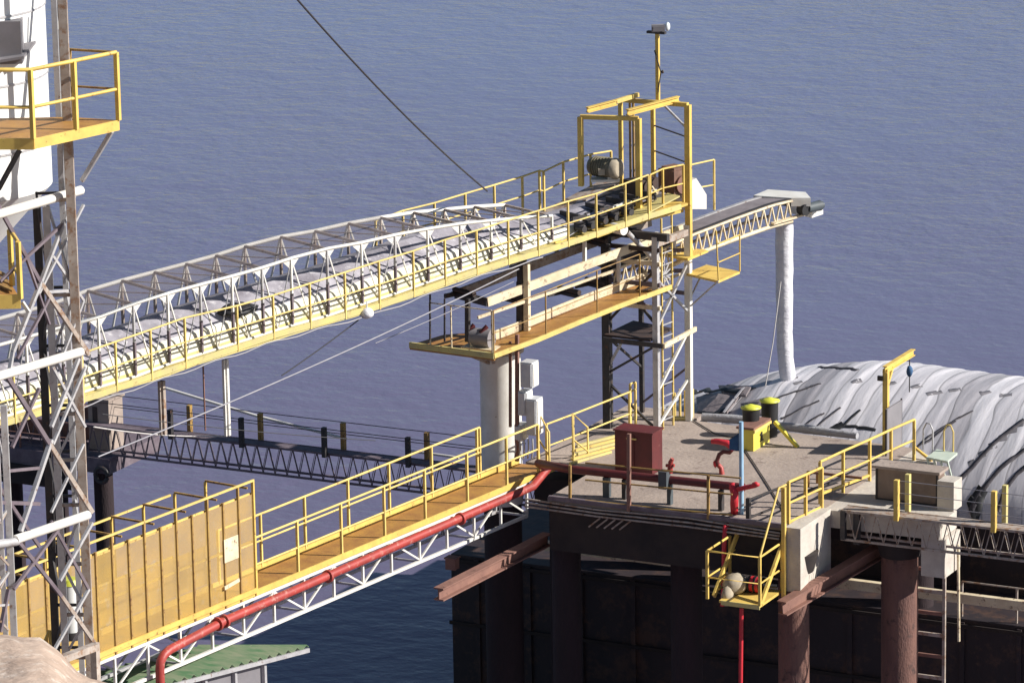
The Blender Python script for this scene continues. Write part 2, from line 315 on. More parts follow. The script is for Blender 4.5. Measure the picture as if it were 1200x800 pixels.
# ================================================================== BARGE
barge=thing('barge','dark hulled barge behind the pier, heaped under pale tarpaulin strips','barge',(6,9,W))
HX0,HX1,HY0,HY1=-5.0,24,3.4,13.6; HT=-3.15
hb=MB(); hb.prism([(HX0,HY0),(HX1,HY0),(HX1,HY1),(HX0,HY1)],W-1,HT); part('hull',hb,'hull',barge)
cm=MB(); cm.prism([(-3.3,5.45),(HX1,5.45),(HX1,12.8),(-3.3,12.8)],HT+.003,-1.62); part('coaming',cm,'hull',barge)
for i in range(19):
    x=HX0+.6+i*1.25; part('hull_rib',MB().aabb((x,HY0-.06,W-.5),(x+.10,HY0-.002,HT-.05)),'hull',barge)
for z_ in (HT-.08,HT-1.5): part('hull_rail',MB().aabb((HX0-.03,HY0-.09,z_-.08),(HX1,HY0-.062,z_)),'under',barge)
rb=MB(); z0=PY(1040,689,2.9).z; rb.bar(V((PY(640,648,2.9).x,2.9,z0)),V((16,2.9,z0)),.14,.2)
part('rubbing_strake',rb,'cream',barge,'cream coloured beam along the dark hull')
rl=MB()
bb_=[V((6.8+i*1.2,3.6,HT)) for i in range(14)]; railing(barge,'oldgalv',bb_,[p+Hh*.75 for p in bb_],r=.02)
from mathutils import noise as NZ
def smooth(t): t=max(0,min(1,t)); return t*t*(3-2*t)
def hfac(x): return itp([(-40,0),(-3.6,0.02),(-2.9,.16),(-1.8,.42),(-.5,.70),(.75,.86),(2.6,1.0),(5.8,.985),(9,.97),(40,.96)],x)
def vault(x,t):
    # t 0..1 across the hold
    y=5.35+7.5*t; s=math.sin(math.pi*t)**.62 if 0<t<1 else 0
    z=-1.62+2.08*s*hfac(x+(.5-t)*.6)
    k=(x+.22*(y-9)*(y-9)*.03+.35*NZ.noise(V((x*.3,y*.3,0))))/.46; fr=k-math.floor(k)
    z+=.020*fr+.015*NZ.noise(V((x*1.2,y*.7,2)))+.05*NZ.noise(V((x*.3,y*.25,5)))
    if s>0: z+=.012*NZ.noise(V((x*6,y*.6,1)))
    return V((x,y,z))
nx,ny=420,56; vs=[]; x0,x1=-3.5,20
for i in range(nx):
    x=x0+(x1-x0)*i/(nx-1)
    for j in range(ny): vs.append(vault(x,j/(ny-1)))
fs=[(i*ny+j,(i+1)*ny+j,(i+1)*ny+j+1,i*ny+j+1) for i in range(nx-1) for j in range(ny-1)]
cover=part('tarpaulin',MB().add(vs,fs,True),'tarp',barge,'pale grey and white tarpaulin strips pulled over the arched hold')
def vz(x,y): return vault(x,(y-5.35)/7.5)
def on_vault(px,py):
    # march the sight line to the cover
    d=ray(px,py); 
    for i in range(4000):
        t=(80+i*.02); p=CAM+d*t
        if 5.35<p.y<12.85 and p.z<vz(p.x,p.y).z: return p
    return PZ(px,py,-1)
def strap(pixels,wd,mt,name='strap',lift=.02):
    P=[on_vault(*q) for q in pixels]; Q=[]
    for a,b_ in zip(P,P[1:]):
        for k in range(8): Q.append(lerp(a,b_,k/8))
    Q.append(P[-1]); vs=[]; 
    for i,q in enumerate(Q):
        d=(Q[min(i+1,len(Q)-1)]-Q[max(i-1,0)]); d.z=0; d.normalize(); s=V((d.y,-d.x,0)); ww=wd*(.8+.5*abs(NZ.noise(V((i*.15,q.x,0)))))
        for k in (-1,0,1):
            g=q+s*k*ww/2; g.z=vz(g.x,g.y).z+lift; vs.append(g)
    n=len(Q); vs2=vs+[v-V((0,0,.01)) for v in vs]; f=[]
    for i in range(n-1):
        for k in range(2):
            a=i*3+k; f.append((a,a+3,a+4,a+1)); f.append((a+3*n,a+1+3*n,a+4+3*n,a+3+3*n))
        f.append((i*3,i*3+3*n,i*3+3+3*n,i*3+3)); f.append((i*3+2,i*3+5,i*3+5+3*n,i*3+2+3*n))
    part(name,MB().add(vs2,f,True),mt,barge)
for px in ([(1122,566),(1140,548),(1165,520),(1200,492)],[(1137,604),(1150,578),(1172,550),(1203,526)],[(1170,600),(1178,575),(1192,556),(1206,545)],[(1068,532),(1090,512),(1115,496),(1140,482),(1180,478)][:4],
           [(1084,520),(1100,508),(1120,494)],[(915,492),(940,478),(960,470)],[(935,505),(952,492),(966,485)],[(950,506),(985,478),(1008,480)][:2],[(900,470),(930,460),(962,450)]):
    strap(px,.05 if px[0][0]<1110 else .11,'darktarp')
strap([(1137,604),(1144,590),(1152,574)],.3,'black','fold'); strap([(970,508),(978,503),(988,497)],.20,'black','fold'); strap([(988,500),(1005,502),(1026,505)],.07,'black','fold')
strap([(988,500),(998,490),(1008,481)],.07,'black','fold')
strap([(960,430),(985,432),(1005,434)],.10,'darktarp','fold'); strap([(838,454),(858,453),(884,456)],.12,'darktarp','fold')
for px in ([(1068,454),(1080,452)],[(1086,462),(1104,459)],[(1112,458),(1126,456)],[(1149,462),(1161,459)],[(1172,464),(1186,462)],[(925,444),(935,442)],[(998,448),(1010,446)],[(1042,450),(1050,448)],[(945,455),(953,452)],[(930,450),(940,447)],
           [(1192,498),(1200,496)],[(1182,505),(1192,503)],[(1170,514),(1180,512)],[(1159,524),(1168,521)],[(1147,534),(1155,531)],[(1135,545),(1142,541)]):
    strap(px,.17,'panelgrey','patch',.004)
# dusty grey sheets and black folds low at the end
for poly in ([(816,470),(842,466),(866,470),(852,488),(818,490)],[(842,456),(880,458),(874,468),(848,466)],[(868,478),(900,470),(912,482),(880,492)]):
    P=[on_vault(*q) for q in poly]; c=sum(P,V())/len(P); vs=[V((p.x,p.y,vz(p.x,p.y).z+.10)) for p in P]+[V((c.x,c.y,c.z+.2))]; n=len(P)
    part('dusty_sheet',MB().add(vs+[v-V((0,0,.05)) for v in vs],[(i,(i+1)%n,n) for i in range(n)]+[((i+1)%n+n+1,i+n+1,n+n+1) for i in range(n)]+[(i,i+n+1,(i+1)%n+n+1,(i+1)%n) for i in range(n)],False),'greytarp',barge)
strap([(812,463),(830,465),(848,462),(868,466)],.16,'black','fold',.13); strap([(816,490),(836,492),(850,486)],.16,'black','fold',.13); strap([(848,492),(862,474),(872,462)],.06,'tarp','fold',.16)
rt=MB(); P=[V((0.25,5.15,.05)),V((1.0,5.2,.07)),V((1.9,5.12,.06)),V((2.7,5.1,.05)),V((3.9,4.98,.06))]
rt.tube(P,[.09,.10,.085,.10,.07],12); solo('rolled_tarpaulin',rt,'rolled','roll of pale grey tarpaulin along the back edge of the deck','tarpaulin')
# ================================================================== GANGWAY
gn=[(-2.95,-13.5),(-1.02,.45)]   # near edge
def G(y,w=0,z=0):   # w from near edge backwards
    t=(y+13.5)/13.95; return V((-2.95+1.93*t-w,y,z))
GW=.78; Y0=-17.5; Y1=.45
gw=thing('gangway','long yellow footbridge with white truss sides running from the shore to the pier','footbridge',G(-6,.4,-.8))
part('deck',MB().slab([G(Y0),G(Y1),G(Y1,GW),G(Y0,GW)],.05),'orange',gw)
part('toe_board',MB().bar(G(Y0,-.02,-.01),G(Y1,-.02,-.01),.03,.12),'yellow',gw)
part('toe_board',MB().bar(G(Y0,GW+.02,.03),G(Y1,GW+.02,.03),.03,.16),'yellow',gw)
tz=-.12; bz=-.80
def truss_side(par,w,y0,y1,n,mt,bt,tp,rev=0,name='truss'):
    o=part('top_chord',MB().bar(G(y0,w,tp),G(y1,w,tp),.06,.07),mt,par); part('bottom_chord',MB().bar(G(y0,w,bt),G(y1,w,bt),.06,.06),mt,par)
    for i in range(n+1):
        y=y0+(y1-y0)*i/n; part('web_post',MB().bar(G(y,w,bt+.03),G(y,w,tp-.035),.045,.05),mt,o)
        if i<n:
            ya=y; yb=y0+(y1-y0)*(i+1)/n
            if (i+rev)%2: ya,yb=yb,ya
            part('diagonal',MB().bar(G(ya,w,bt+.04),G(yb,w,tp-.04),.035,.035),mt,o)
    return o
truss_side(gw,.03,-17.46,-.5,18,'white',bz,tz)
truss_side(gw,GW-.03,-17.46,-.5,18,'galv',bz,tz,1)
for i in range(0,19,1):
    y=-17.46+16.96*i/18
    if i%2==0: part('cross_brace',MB().bar(G(y,.06,bz),G(y,GW-.06,bz),.04),'galv',gw)
# rails of the open stretch
ys=[-10.2+i*1.60 for i in range(7)]
ys=[PZ(x,itp([(295,694),(349,672),(402,651),(452,630),(552,590),(600,572)],x)).y for x in (299,349,402,452,501,552,602,642)]
nb=[G(y,.0,.0) for y in ys]; railing(gw,'pale_yellow',nb,[p+Hh*1.05 for p in nb],r=.024)
ys2=[y for y in ys[:6]]+[-1.05,-.95]; fb=[G(y,GW+.02,.05) for y in ys2]; railing(gw,'pale_yellow',fb,[p+Hh*1.05 for p in fb],r=.024)
# steps / landing and the angled hand rails
lp=thing('landing_railing','yellow railing with sloping ends around the landing where the footbridge meets the pier','railing',PZ(690,545,0))
def RR(par,pxs,h,mt='pale_yellow',z=0,r=.022,mids=(.5,),toe=None):
    b_=[PZ(x,y,z) for x,y in pxs]; return railing(par,mt,b_,[p+Hh*h for p in b_],r=r,mids=mids,toe=toe)
RR(lp,[(641,549),(672,537),(738,510),(745,507)],.95,z=-.0,r=.022)
A=PZ(672,542,0);B=PZ(688,536,0)
hh=MB(); hh.tube([A,A+Hh*1.05,PZ(689,534,0)+Hh*.62,PZ(689,534,0)],.022,8); hh.tube([A+Hh*.5,PZ(689,534,0)+Hh*.1],.02,8); part('sloping_rail',hh,'pale_yellow',lp)
A=PZ(632,548,0); hh=MB(); hh.tube([A,A+Hh*1.2,PZ(644,550,0)+Hh*.8,PZ(644,550,0)],.022,8); hh.tube([A+Hh*.6,PZ(644,550,0)+Hh*.3],.02,8); part('sloping_rail',hh,'pale_yellow',lp)
RR(lp,[(739,500),(745,498)],.95,z=0)
st=thing('landing_steps','yellow slatted step plates on the pier beside the maroon cabinet','steps',PZ(700,535,0))
for i in range(5):
    a=PZ(668+i*2,543-i*5.2,.03); bq=PZ(716+i*3,529-i*5.0,.03); part('tread',MB().bar(a,bq,.06,.05),'pale_yellow' if i%2 else 'floor_yel',st)
# mesh panel cage at the shore end
cage=thing('mesh_enclosure','ochre mesh panel enclosure around the shore end of the footbridge','enclosure',G(-14,.4,0))
YA=-17.4; YB=PZ(295,693).y
npan=17; pw=(YB-YA)/npan
for i in range(npan):
    ya=YA+i*pw; yb=ya+pw
    part('mesh_panel',MB().bar(G(ya+.02,-.03,.98),G(yb-.02,-.03,.98),.012,1.9),'mesh',cage)
    part('post',MB().bar(G(ya,-.035,-.06),G(ya,-.035,1.98 if i%2 else 2.2),.045,.045),'brown_yellow',cage)
part('post',MB().bar(G(YB,-.035,-.06),G(YB,-.035,2.2),.05,.05),'yellow',cage)
for z_,mt in ((.05,'yellow'),(1.0,'pale_yellow'),(1.93,'pale_yellow'),(2.2,'pale_yellow')): part('rail',MB().bar(G(YA,-.06 if z_<.1 or z_>2 else .02,z_),G(YB,-.06 if z_<.1 or z_>2 else .02,z_),.03,.04 if z_>.1 else .1),mt,cage)
for z_ in (.9,1.5,2.1): part('rail',MB().bar(G(YA,GW+.1,z_),G(YB-1.2,GW+.1,z_),.035,.035),'pale_yellow',cage)
for i in range(0,npan,2):
    y=YA+i*pw+.3
    part('post',MB().bar(G(y,GW+.1,0),G(y,GW+.1,2.1),.045,.045),'yellow',cage)
    part('cross_bar',MB().bar(G(y,-.03,2.08),G(y,GW+.1,2.12),.035,.035),'brown_yellow',cage)
    if i<npan-2: part('mesh_panel',MB().bar(G(y+.03,GW+.08,.5),G(y+2*pw-.03,GW+.08,.5),.012,.75),'mesh',cage)
# small sign on the panels
s0=PZ(267,651,0); y=PX(267,651,G(-12).x).y; y=YB-.95
sg=solo('notice_plate',MB().bar(G(y,-.062,1.05),G(y+.42,-.062,1.05),.01,.45),'cream','small pale blank plate fixed on the ochre mesh panels','sign')
bar_=solo('steel_flat',MB().bar(G(YB-1.0,-.075,.35),G(YB-.55,-.075,.40),.02,.07),'cream','short pale bar fixed across the mesh panels near the red pipe','bar')
# red pipe on the near side
rp=thing('fire_main','red water pipe along the near side of the footbridge, bent down at the shore end','pipe',G(-8,-.2,-.25))
ye=-12.75
pipe=MB(); rr=.085
pts=[G(ye+.05,-.18,-1.35),G(ye+.05,-.18,-.62),G(ye+.08,-.18,-.48),G(ye+.18,-.18,-.38),G(ye+.35,-.18,-.33),G(ye+2.0,-.18,-.22),G(-.6,-.18,-.13),V((-.95,.05,.1))]
pipe.tube(pts,.085,14); part('pipe_run',pipe,'redpipe',rp)
for y in (ye+1.75,ye+1.95,-7.6,-3.2): part('flange',MB().tube([G(y,-.18,-.24+.0075*(y-ye)),G(y+.05,-.18,-.24+.0075*(y-ye))],.13,16),'redpipe',rp)
# ================================================================== RED MAIN ON THE PIER
pm=thing('deck_pipe','maroon pipe carried on short posts across the front of the pier','pipe',(2,-1.2,0))
zp=PY(775,562,-1.1).z
pl=PY(664,549,-1.1); prr=PY(872,571,-1.1)
pa=MB().tube([V((-.95,.05,.1)),V((-.9,-.5,.35)),pl,V((pl.x+.3,-1.1,pl.z)),prr],.085,14); part('pipe_run',pa,'maroon',pm)
for px,mt in ((711,'teal'),(732,'dark'),(845,'dark'),(785,'teal')):
    p=PY(px,562+(px-775)*.11,-1.1); part('support',MB().bar(V((p.x,-1.1,.0)),V((p.x,-1.1,p.z-.07)),.13 if px in(711,) else .08,.13),mt,pm)
p=PY(779,560,-1.18); part('clamp_box',MB().box(V((p.x,-1.2,p.z-.02)),(.18,.2,.36)),'teal',pm)
p=PY(786,548,-1.1); hy=MB(); hy.tube([V((p.x-.02,-1.1,p.z-.1)),V((p.x,-1.1,p.z+.12)),V((p.x+.04,-1.1,p.z+.2))],[.06,.05,.04],10); hy.tube([V((p.x-.1,-1.1,p.z+.04)),V((p.x+.08,-1.1,p.z+.06))],.035,8); part('hydrant_valve',hy,'redpipe',pm)
dz=prr
dr=MB(); dr.tube([prr+V((-.25,0,.02)),prr+V((-.15,-.12,-.1)),prr+V((-.15,-.15,-.3)),prr+V((-.15,-.15,-.75)),V((prr.x-.15,-1.27,-.1))],[.09,.085,.085,.07,.05],12)
dr.tube([prr+V((-.1,-.1,-.02)),prr+V((.15,-.1,.06)),prr+V((.28,-.1,.1))],.05,10); dr.blob(prr+V((.3,-.1,.12)),(.09,.06,.07),1,.2,4)
part('elbow',dr,'brightred',pm)
hose=MB(); hx=prr.x-.13; hose.tube([V((hx,-1.30,-.1)),V((hx,-1.75,-.12)),V((hx+.02,-1.85,-.5)),V((hx+.03,-1.9,-1.3)),V((hx+.02,-1.95,-1.7))],.05,8)
solo('red_hose',hose,'brightred','red hose dropping from the pier edge into the yellow basket','hose')
q0=PY(869,712,-2.3); q1=PY(866,860,-2.3); solo('drain_hose',MB().tube([q0,lerp(q0,q1,.5)+V((.01,0,0)),V((q1.x,-2.3,W-.3))],.045,8),'brightred','bright red hose hanging under the yellow basket down to the water','hose')
# monitor
mn=thing('fire_monitor','red fire water cannon with a curved neck standing on the pier','fire monitor',PZ(845,553,0))
bq=PZ(845,555,0); P=lambda x,y:PY(x,y,bq.y)
k=MB(); k.tube([P(846,556),P(845,548),P(842,545)],[.06,.05,.05],10); part('base',k,'redpipe',mn)
k=MB(); k.tube([P(842,546),P(840,540),P(843,532),P(848,529),P(855,530),P(859,526),P(856,520),P(848,517)],.045,10); part('neck',k,'maroon',mn)
k=MB(); k.tube([P(860,526),P(852,519),P(842,517),P(834,517)],[.06,.07,.06,.05],12); k.blob(P(838,543),(.05,.05,.09),1,.1,2); part('barrel',k,'brightred',mn)
# ================================================================== PIER FRONT RAIL
fr=thing('front_railing','ochre pipe railing toned for shade along the front edge of the pier','railing',(2,-1.66,0))
rx=[PY(x,562,-1.66).x for x in (688,738,830)]+[3.45]
bb=[V((x,-1.66,.0)) for x in rx[1:3]]
hR=PY(775,551,-1.66).z; 
R=MB(); R.tube([PY(686,542,-1.66),PY(776,551,-1.66),PY(868,560,-1.66)],.018,8); h=part('handrail',R,'brown_yellow',fr)
part('mid_rail',MB().tube([PY(686,562,-1.66),PY(776,571,-1.66),PY(858,579,-1.66)],.018,8),'brown_yellow',h); part('toe_rail',MB().tube([PY(686,586,-1.66),PY(776,596,-1.66),PY(858,603,-1.66)],.02,8),'brown_yellow',h)
for x0_,ya,yb,ww in ((737,508,601,.07),(830,556,608,.05),(668,545,583,.05)):
    part('post',MB().bar(PY(x0_,yb,-1.68),PY(x0_,ya,-1.68),ww,ww),'rustbeam' if x0_==737 else 'brown_yellow',h)
tray=thing('cable_rungs','row of short pale slanted rungs on the dark front beam of the pier','rungs',(1.4,-1.64,-.5))
for i in range(5):
    a=PY(690+i*9,617+i*.8,-1.63); b_=PY(703+i*9,607+i*.8,-1.63); part('rung',MB().bar(a,b_,.03,.03),'oldgalv',tray)
for pts_,lab in (([(869,520),(895,560),(925,608)],'thin dark cable lying across the deck from the blue pole to the corner railing'),([(812,492),(838,508),(868,514)],'thin dark cable curling across the deck towards the blue rag')):
    solo('deck_cable',MB().tube([PZ(x,y,.02) for x,y in pts_],.013,6),'darkcable',lab,'cable')
cabx=MB()
for k_ in range(3):
    cabx.tube([V((-.6,-1.70-.03*k_,-.06-.07*k_)),V((1.0,-1.72-.03*k_,-.10-.06*k_)),V((3,-1.70-.03*k_,-.05-.08*k_)),V((5.0,-1.74-.03*k_,-.12-.05*k_))],.02,6)
solo('cable_bundle',cabx,'oldgalv','grey pipes and cables strung along the front edge of the pier','cables')
# ================================================================== RED CABINET
ca=PZ(718,553,0)
cab=thing('cabinet','maroon steel cabinet with a short pale handle standing on the pier below the trestle','cabinet',ca)
cw=PZ(768,558,0); X0=PZ(718,553).x; X1=cw.x-.1; Yc=.72; cd_=.5; chh=.86
part('body',MB().aabb((X0,Yc,0),(X1,Yc+cd_,chh)),'maroon',cab); part('top_plate',MB().aabb((X0-.03,Yc-.03,chh+.002),(X1+.03,Yc+cd_+.03,chh+.03)),'maroon',cab)
part('door_edge',MB().bar(V((X0+.42,Yc-.015,.1)),V((X0+.42,Yc-.015,chh-.06)),.03,.02),'maroon',cab); part('handle',MB().bar(V((X0+.28,Yc-.03,chh-.13)),V((X0+.5,Yc-.03,chh-.13)),.03,.03),'pale_yellow',cab)
# ================================================================== TRESTLE
TZ=4.3
ts=thing('trestle_tower','tall dark steel trestle with white braces carrying the conveyor heads on the pier','trestle',(-.65,4.4,0))
LG=[(-1.33,3.75,'dark',.17),(-.12,3.62,'galv',.12),(.03,4.95,'white',.13),(-1.2,5.2,'dark',.09)]
for x,y,mt,ww in LG: part('leg',MB().bar(V((x,y,0)),V((x,y,TZ if ww>.1 else 3.2)),ww,ww),mt,ts)
pzf=PY(760,388,4.4).z
for z_ in (2.1,):
    part('platform_plate',MB().prism([(-1.3,3.55),(-.2,3.5),(-.2,4.6),(-1.25,4.9)],z_-.05,z_),'darkrust',ts)
    for (a,b_) in (((-1.3,3.5),(.1,3.45)),((.13,3.45),(.13,5.1))): part('platform_beam',MB().bar(V((*a,z_-.10)),V((*b_,z_-.10)),.05,.10),'dark' if a[0]<0 else 'cream',ts)
def L3(i,z): return V((LG[i][0],LG[i][1],z))
for a,b_,mt in ((L3(0,1.2),L3(1,1.95),'dark'),(L3(0,1.0),L3(1,.1),'dark'),(L3(0,1.3),V((-.95,3.7,1.95)),'galv'),(L3(1,.9),L3(2,2.0),'white'),(L3(1,2.3),L3(2,3.5),'galv'),(L3(1,3.4),L3(2,2.4),'galv'),(L3(0,2.3),L3(1,3.6),'dark'),(L3(0,3.6),L3(1,2.4),'dark')):
    part('brace',MB().bar(a,b_,.05,.05),mt,ts)
for z_,mt in ((2.75,'cream'),(3.25,'lattice'),(3.7,'cream'),(4.0,'darkrust')):
    part('beam',MB().bar(L3(0,z_)+V((-.15,-.02,0)),L3(1,z_+.02)+V((.12,-.02,0)),.07,.09),mt,ts); part('beam',MB().bar(L3(3,z_)if z_<3.2 else L3(0,z_)+V((.3,.9,0)),L3(2,z_+.05),.06,.08),'lattice',ts)
for a,b_,mt in ((L3(0,2.7),L3(1,3.25),'galv'),(L3(1,2.7),L3(0,3.2),'lattice'),(L3(1,.15),L3(2,.95),'white'),(L3(0,2.0),L3(3,1.0),'dark'),(L3(3,.2),L3(2,1.2),'lattice')): part('brace',MB().bar(a,b_,.045,.045),mt,ts)
part('beam',MB().bar(L3(0,4.3)+V((-.4,0,0)),L3(1,4.3)+V((.3,0,0)),.12,.16),'dark',ts); part('beam',MB().bar(L3(1,4.15),L3(2,4.15),.1,.14),'oldgalv',ts)
# ladder
ld=thing('ladder','narrow yellow ladder climbing the trestle beside its white leg','ladder',PZ(787,497,0))
la=PZ(777,503,0); lb=PZ(789,498,0); k=MB()
part('rail',MB().bar(la,la+Hh*4.6,.035,.035),'pale_yellow',ld); part('rail',MB().bar(lb,lb+Hh*4.6,.035,.035),'pale_yellow',ld)
for i in range(17): part('rung',MB().bar(la+Hh*(.2+i*.26),lb+Hh*(.2+i*.26),.022,.022),'galv',ld)
sm=thing('pipe_stand','cluster of short yellow standpipes at the foot of the white trestle leg','standpipes',PZ(797,490,0))
for px,py,h_ in ((791,489,.55),(797,490,.65),(803,489,.6),(812,488,.62)):
    p=PZ(px,py,0); part('standpipe',MB().tube([p,p+Hh*h_],.028,8),'pale_yellow',sm)
part('base',MB().tube([PZ(789,490,.04),PZ(812,490,.04)],.05,8),'floor_yel',sm)
# ================================================================== COLUMN
cl=thing('support_column','thick white cylindrical column beside the end of the footbridge carrying the lower conveyor walkway','column',(-2.45,.85,W))
part('shaft',MB().tube([V((-2.42,.85,-1.0)),V((-2.42,.85,2.25))],.43,48),'white',cl)
part('pile',MB().tube([V((-2.42,.85,W-2)),V((-2.42,.85,-1.003))],.40,32),'shaded_pile',cl)
part('cap_plate',MB().tube([V((-2.42,.85,2.253)),V((-2.42,.85,2.34))],.5,32),'oldgalv',cl)
EB=.15
cdp=solo('conduit_post',MB().bar(PY(606,540,EB),PY(606,392,EB),.07,.07).bar(PY(598,500,EB),PY(598,400,EB),.05,.05),'rustbeam','pair of brown uprights that the grey switch boxes beside the white column hang from','post')
def ebox(x0,y0,x1,y1,lab,dpt=.28):
    a=PY(x0,y1,EB-.15); b_=PY(x1,y0,EB-.15); t=thing('switch_box',lab,'switch box',(a+b_)/2-Hh*(b_.z-a.z)/2,'grey switch boxes on the uprights')
    part('body',MB().aabb((a.x,EB-.03,a.z),(b_.x,EB+dpt,b_.z)),'box_grey',t); part('door',MB().aabb((a.x+.02,EB-.05,a.z+.03),(b_.x-.02,EB-.033,b_.z-.03)),'box_grey',t); 
    part('door',MB().aabb((b_.x+.002,EB+.0,a.z+.03),(b_.x+.02,EB+dpt-.03,b_.z-.03)),'white',t); return t
ebox(607,427,620,455,'upper grey switch box, highest of the four beside the white column')
ebox(614,470,625,511,'tall white switch box beside the white column, just below the highest one')
ebox(604,461,613,488,'slim switch box on the brown uprights, left of the tall white one')
ebox(600,500,608,518,'smallest switch box, lowest of the four above the footbridge rail')
fx=MB()
for i in range(5):
    a=PY(604+i*5,514,EB); fx.tube([a,a+V((.03,-.05,-.2)),a+V((-.02,0,-.42))],.018,6)
solo('flexible_conduits',fx,'galv','bundle of grey flexible conduits under the switch boxes','conduit')
# ================================================================== MAIN CONVEYOR
cv=thing('conveyor_bridge','long inclined conveyor bridge in a white lattice frame with yellow walkway rails','conveyor',PL(340,385,0))
TOPN=[(-80,425),(0,404),(117,371),(159,355),(199,343),(300,316),(343,302),(385,291),(425,284),(464,275),(502,268),(540,262),(611,255),(647,253),(690,244)]
BOTN=[(-80,512),(0,490),(121,452),(159,441),(199,426),(343,381),(387,369),(426,356),(466,343),(503,330),(541,317),(612,293),(647,282),(690,270)]
EDGE=[(-80,520),(0,498),(110,465),(140,454),(178,441),(322,393),(445,359),(522,331),(559,318),(596,307),(631,297),(666,286),(699,275),(733,263),(760,254),(800,242)]
RTOP=[(-80,468),(0,444),(100,413),(140,399),(178,386),(218,372),(279,358),(321,346),(364,332),(405,319),(445,306),(485,294),(522,281),(559,270),(596,258),(631,247),(666,236),(699,227),(733,215),(760,205)]
def on(poly,x,off): return PL(x,itp(poly,x),off)
NO=.5; RO=.85; FO=-1.0
nodes=[-52,-10,33,75,117,159,199,237,268,300,343,385,425,464,502,540,576,611,647]
nodes=[-50,-8,34,76,118,159,199,237,274,300+9,343,385,425,464,502,540,576,611,647]
nt_=part('top_chord',MB().tube([on(TOPN,a,NO) for a in nodes],.036,6),'white',cv)
part('bottom_chord',MB().tube([on(BOTN,a,NO) for a in nodes],.034,6),'white',cv)
NB=[on(BOTN,x,NO) for x in nodes]; NT=[V((b.x,b.y,on(TOPN,x,NO).z)) for x,b in zip(nodes,NB)]
SH=LN*(FO-NO)
for i,(b_,t) in enumerate(zip(NB,NT)):
    part('web_post',MB().bar(b_,lerp(b_,t,.47),.05,.055),'lattice',nt_); part('web_post',MB().bar(lerp(b_,t,.472),t,.045,.05),'galv' if i%2 else 'white',nt_)  # lower half of each post coloured darker to paint its shade
    gd=LD*.25
    if i<17: part('gusset',MB().slab([],0) if False else MB().add([t+Hh*.02-LN*.006,t+gd+Hh*.03-LN*.006,t-Hh*.24-LN*.006,t-gd-Hh*.01-LN*.006,t+Hh*.02+LN*.006,t+gd+Hh*.03+LN*.006,t-Hh*.24+LN*.006,t-gd-Hh*.01+LN*.006],[(0,1,2,3),(7,6,5,4),(0,4,5,1),(1,5,6,2),(2,6,7,3),(3,7,4,0)]),'white',nt_)
    if i<len(NB)-1:
        mid=(NB[i]+NB[i+1])/2
        part('diagonal',MB().bar(t,mid,.026,.026),'white',nt_); (part('diagonal',MB().bar(NT[i+1],mid,.018,.018),'galv',nt_) if i<13 else None)
ft=part('top_chord',MB().tube([p+SH for p in NT],.045,6),'white',cv)
part('bottom_chord',MB().tube([p+SH for p in NB],.034,6),'white',cv)
for i,(b_,t) in enumerate(zip(NB,NT)):
    part('web_post',MB().bar(b_+SH,t+SH,.05,.05),'oldgalv',ft)
    if i<len(NB)-1:
        mid=(NB[i]+NB[i+1])/2+SH; part('diagonal',MB().bar(t+SH,mid,.035,.035),'white',ft); part('diagonal',MB().bar(NT[i+1]+SH,mid,.035,.035),'white',ft)
for i,t in enumerate(NT):
    part('cross_member',MB().bar(t+SH,t-Hh*.01,.05,.05),'oldgalv',cv)
    if i<len(NT)-1 and i%1==0: part('wind_brace',MB().bar(t+SH*.98,lerp(t,NT[i+1],.96)-Hh*.0,.018,.018),'oldgalv',cv)
sheet=MB(); q_=[p+Hh*.045 for p in NT[:-4]]; n_=len(q_); sheet.add(q_+[p+SH for p in q_]+[p-Hh*.008 for p in q_]+[p+SH-Hh*.008 for p in q_],[(i,i+1,n_+i+1,n_+i) for i in range(n_-1)]+[(2*n_+i,3*n_+i,3*n_+i+1,2*n_+i+1) for i in range(n_-1)])
part('roof_netting',sheet,'netting',cv,'thin grey netting stretched over the lattice frame')
# trough cover in cross-section
xs=nodes+[690,730,765]
prof=[(.472,.10),(.455,.18),(.39,.42),(.345,.47)]; prof2=[(.34,.475),(.12,.66),(-.25,.80),(-.6,.74),(-.84,.44),(-.9,.02)]
def sweep(pf,z_sc=1,xs_=xs,solid=.015,wob=0):
    vs=[];n=len(pf); 
    for x in xs_:
        c=on(BOTN if x<=690 else EDGE,min(x,690),0) if x<=690 else PL(x,itp(EDGE,x)-10,0); c=V((c.x,c.y,0)); zb=on(BOTN,x,NO).z if x<=690 else on(BOTN,690,NO).z+(x-690)*.006
        for o_,z_ in pf: vs.append(V((LP.x,LP.y,0))+LD*((c-LP).dot(LD))+LN*o_+Hh*(zb+z_*(1-.62*smooth((x-540)/110))+(NZ.noise(V((x*.3,o_*3,0)))*wob)))
    m=len(xs_); N=n*m; vs2=vs+[v-Hh*solid for v in vs]; f=[]
    for i in range(m-1):
        for k in range(n-1):
            a=i*n+k; f.append((a,a+n,a+n+1,a+1)); f.append((a+N,a+1+N,a+n+1+N,a+n+N))
        for k in (0,n-1):
            a=i*n+k; f.append((a,a+n,a+n+N,a+N))
    for i in (0,m-1):
        for k in range(n-1): a=i*n+k; f.append((a,a+1,a+1+N,a+N))
    return MB().add(vs2,f,False)
fine=[xs[0]+(xs[-1]-xs[0])*i/90 for i in range(91)]
part('trough_side',sweep(prof,xs_=[x for x in fine if x<672],wob=.015),'trough',cv)
part('kick_plate',sweep([(.49,.0),(.475,.11)],xs_=[x for x in fine if x<672]),'floor_yel',cv)
part('belt_cover',sweep(prof2,xs_=[x for x in fine if x<706],wob=.025),'cover',cv)
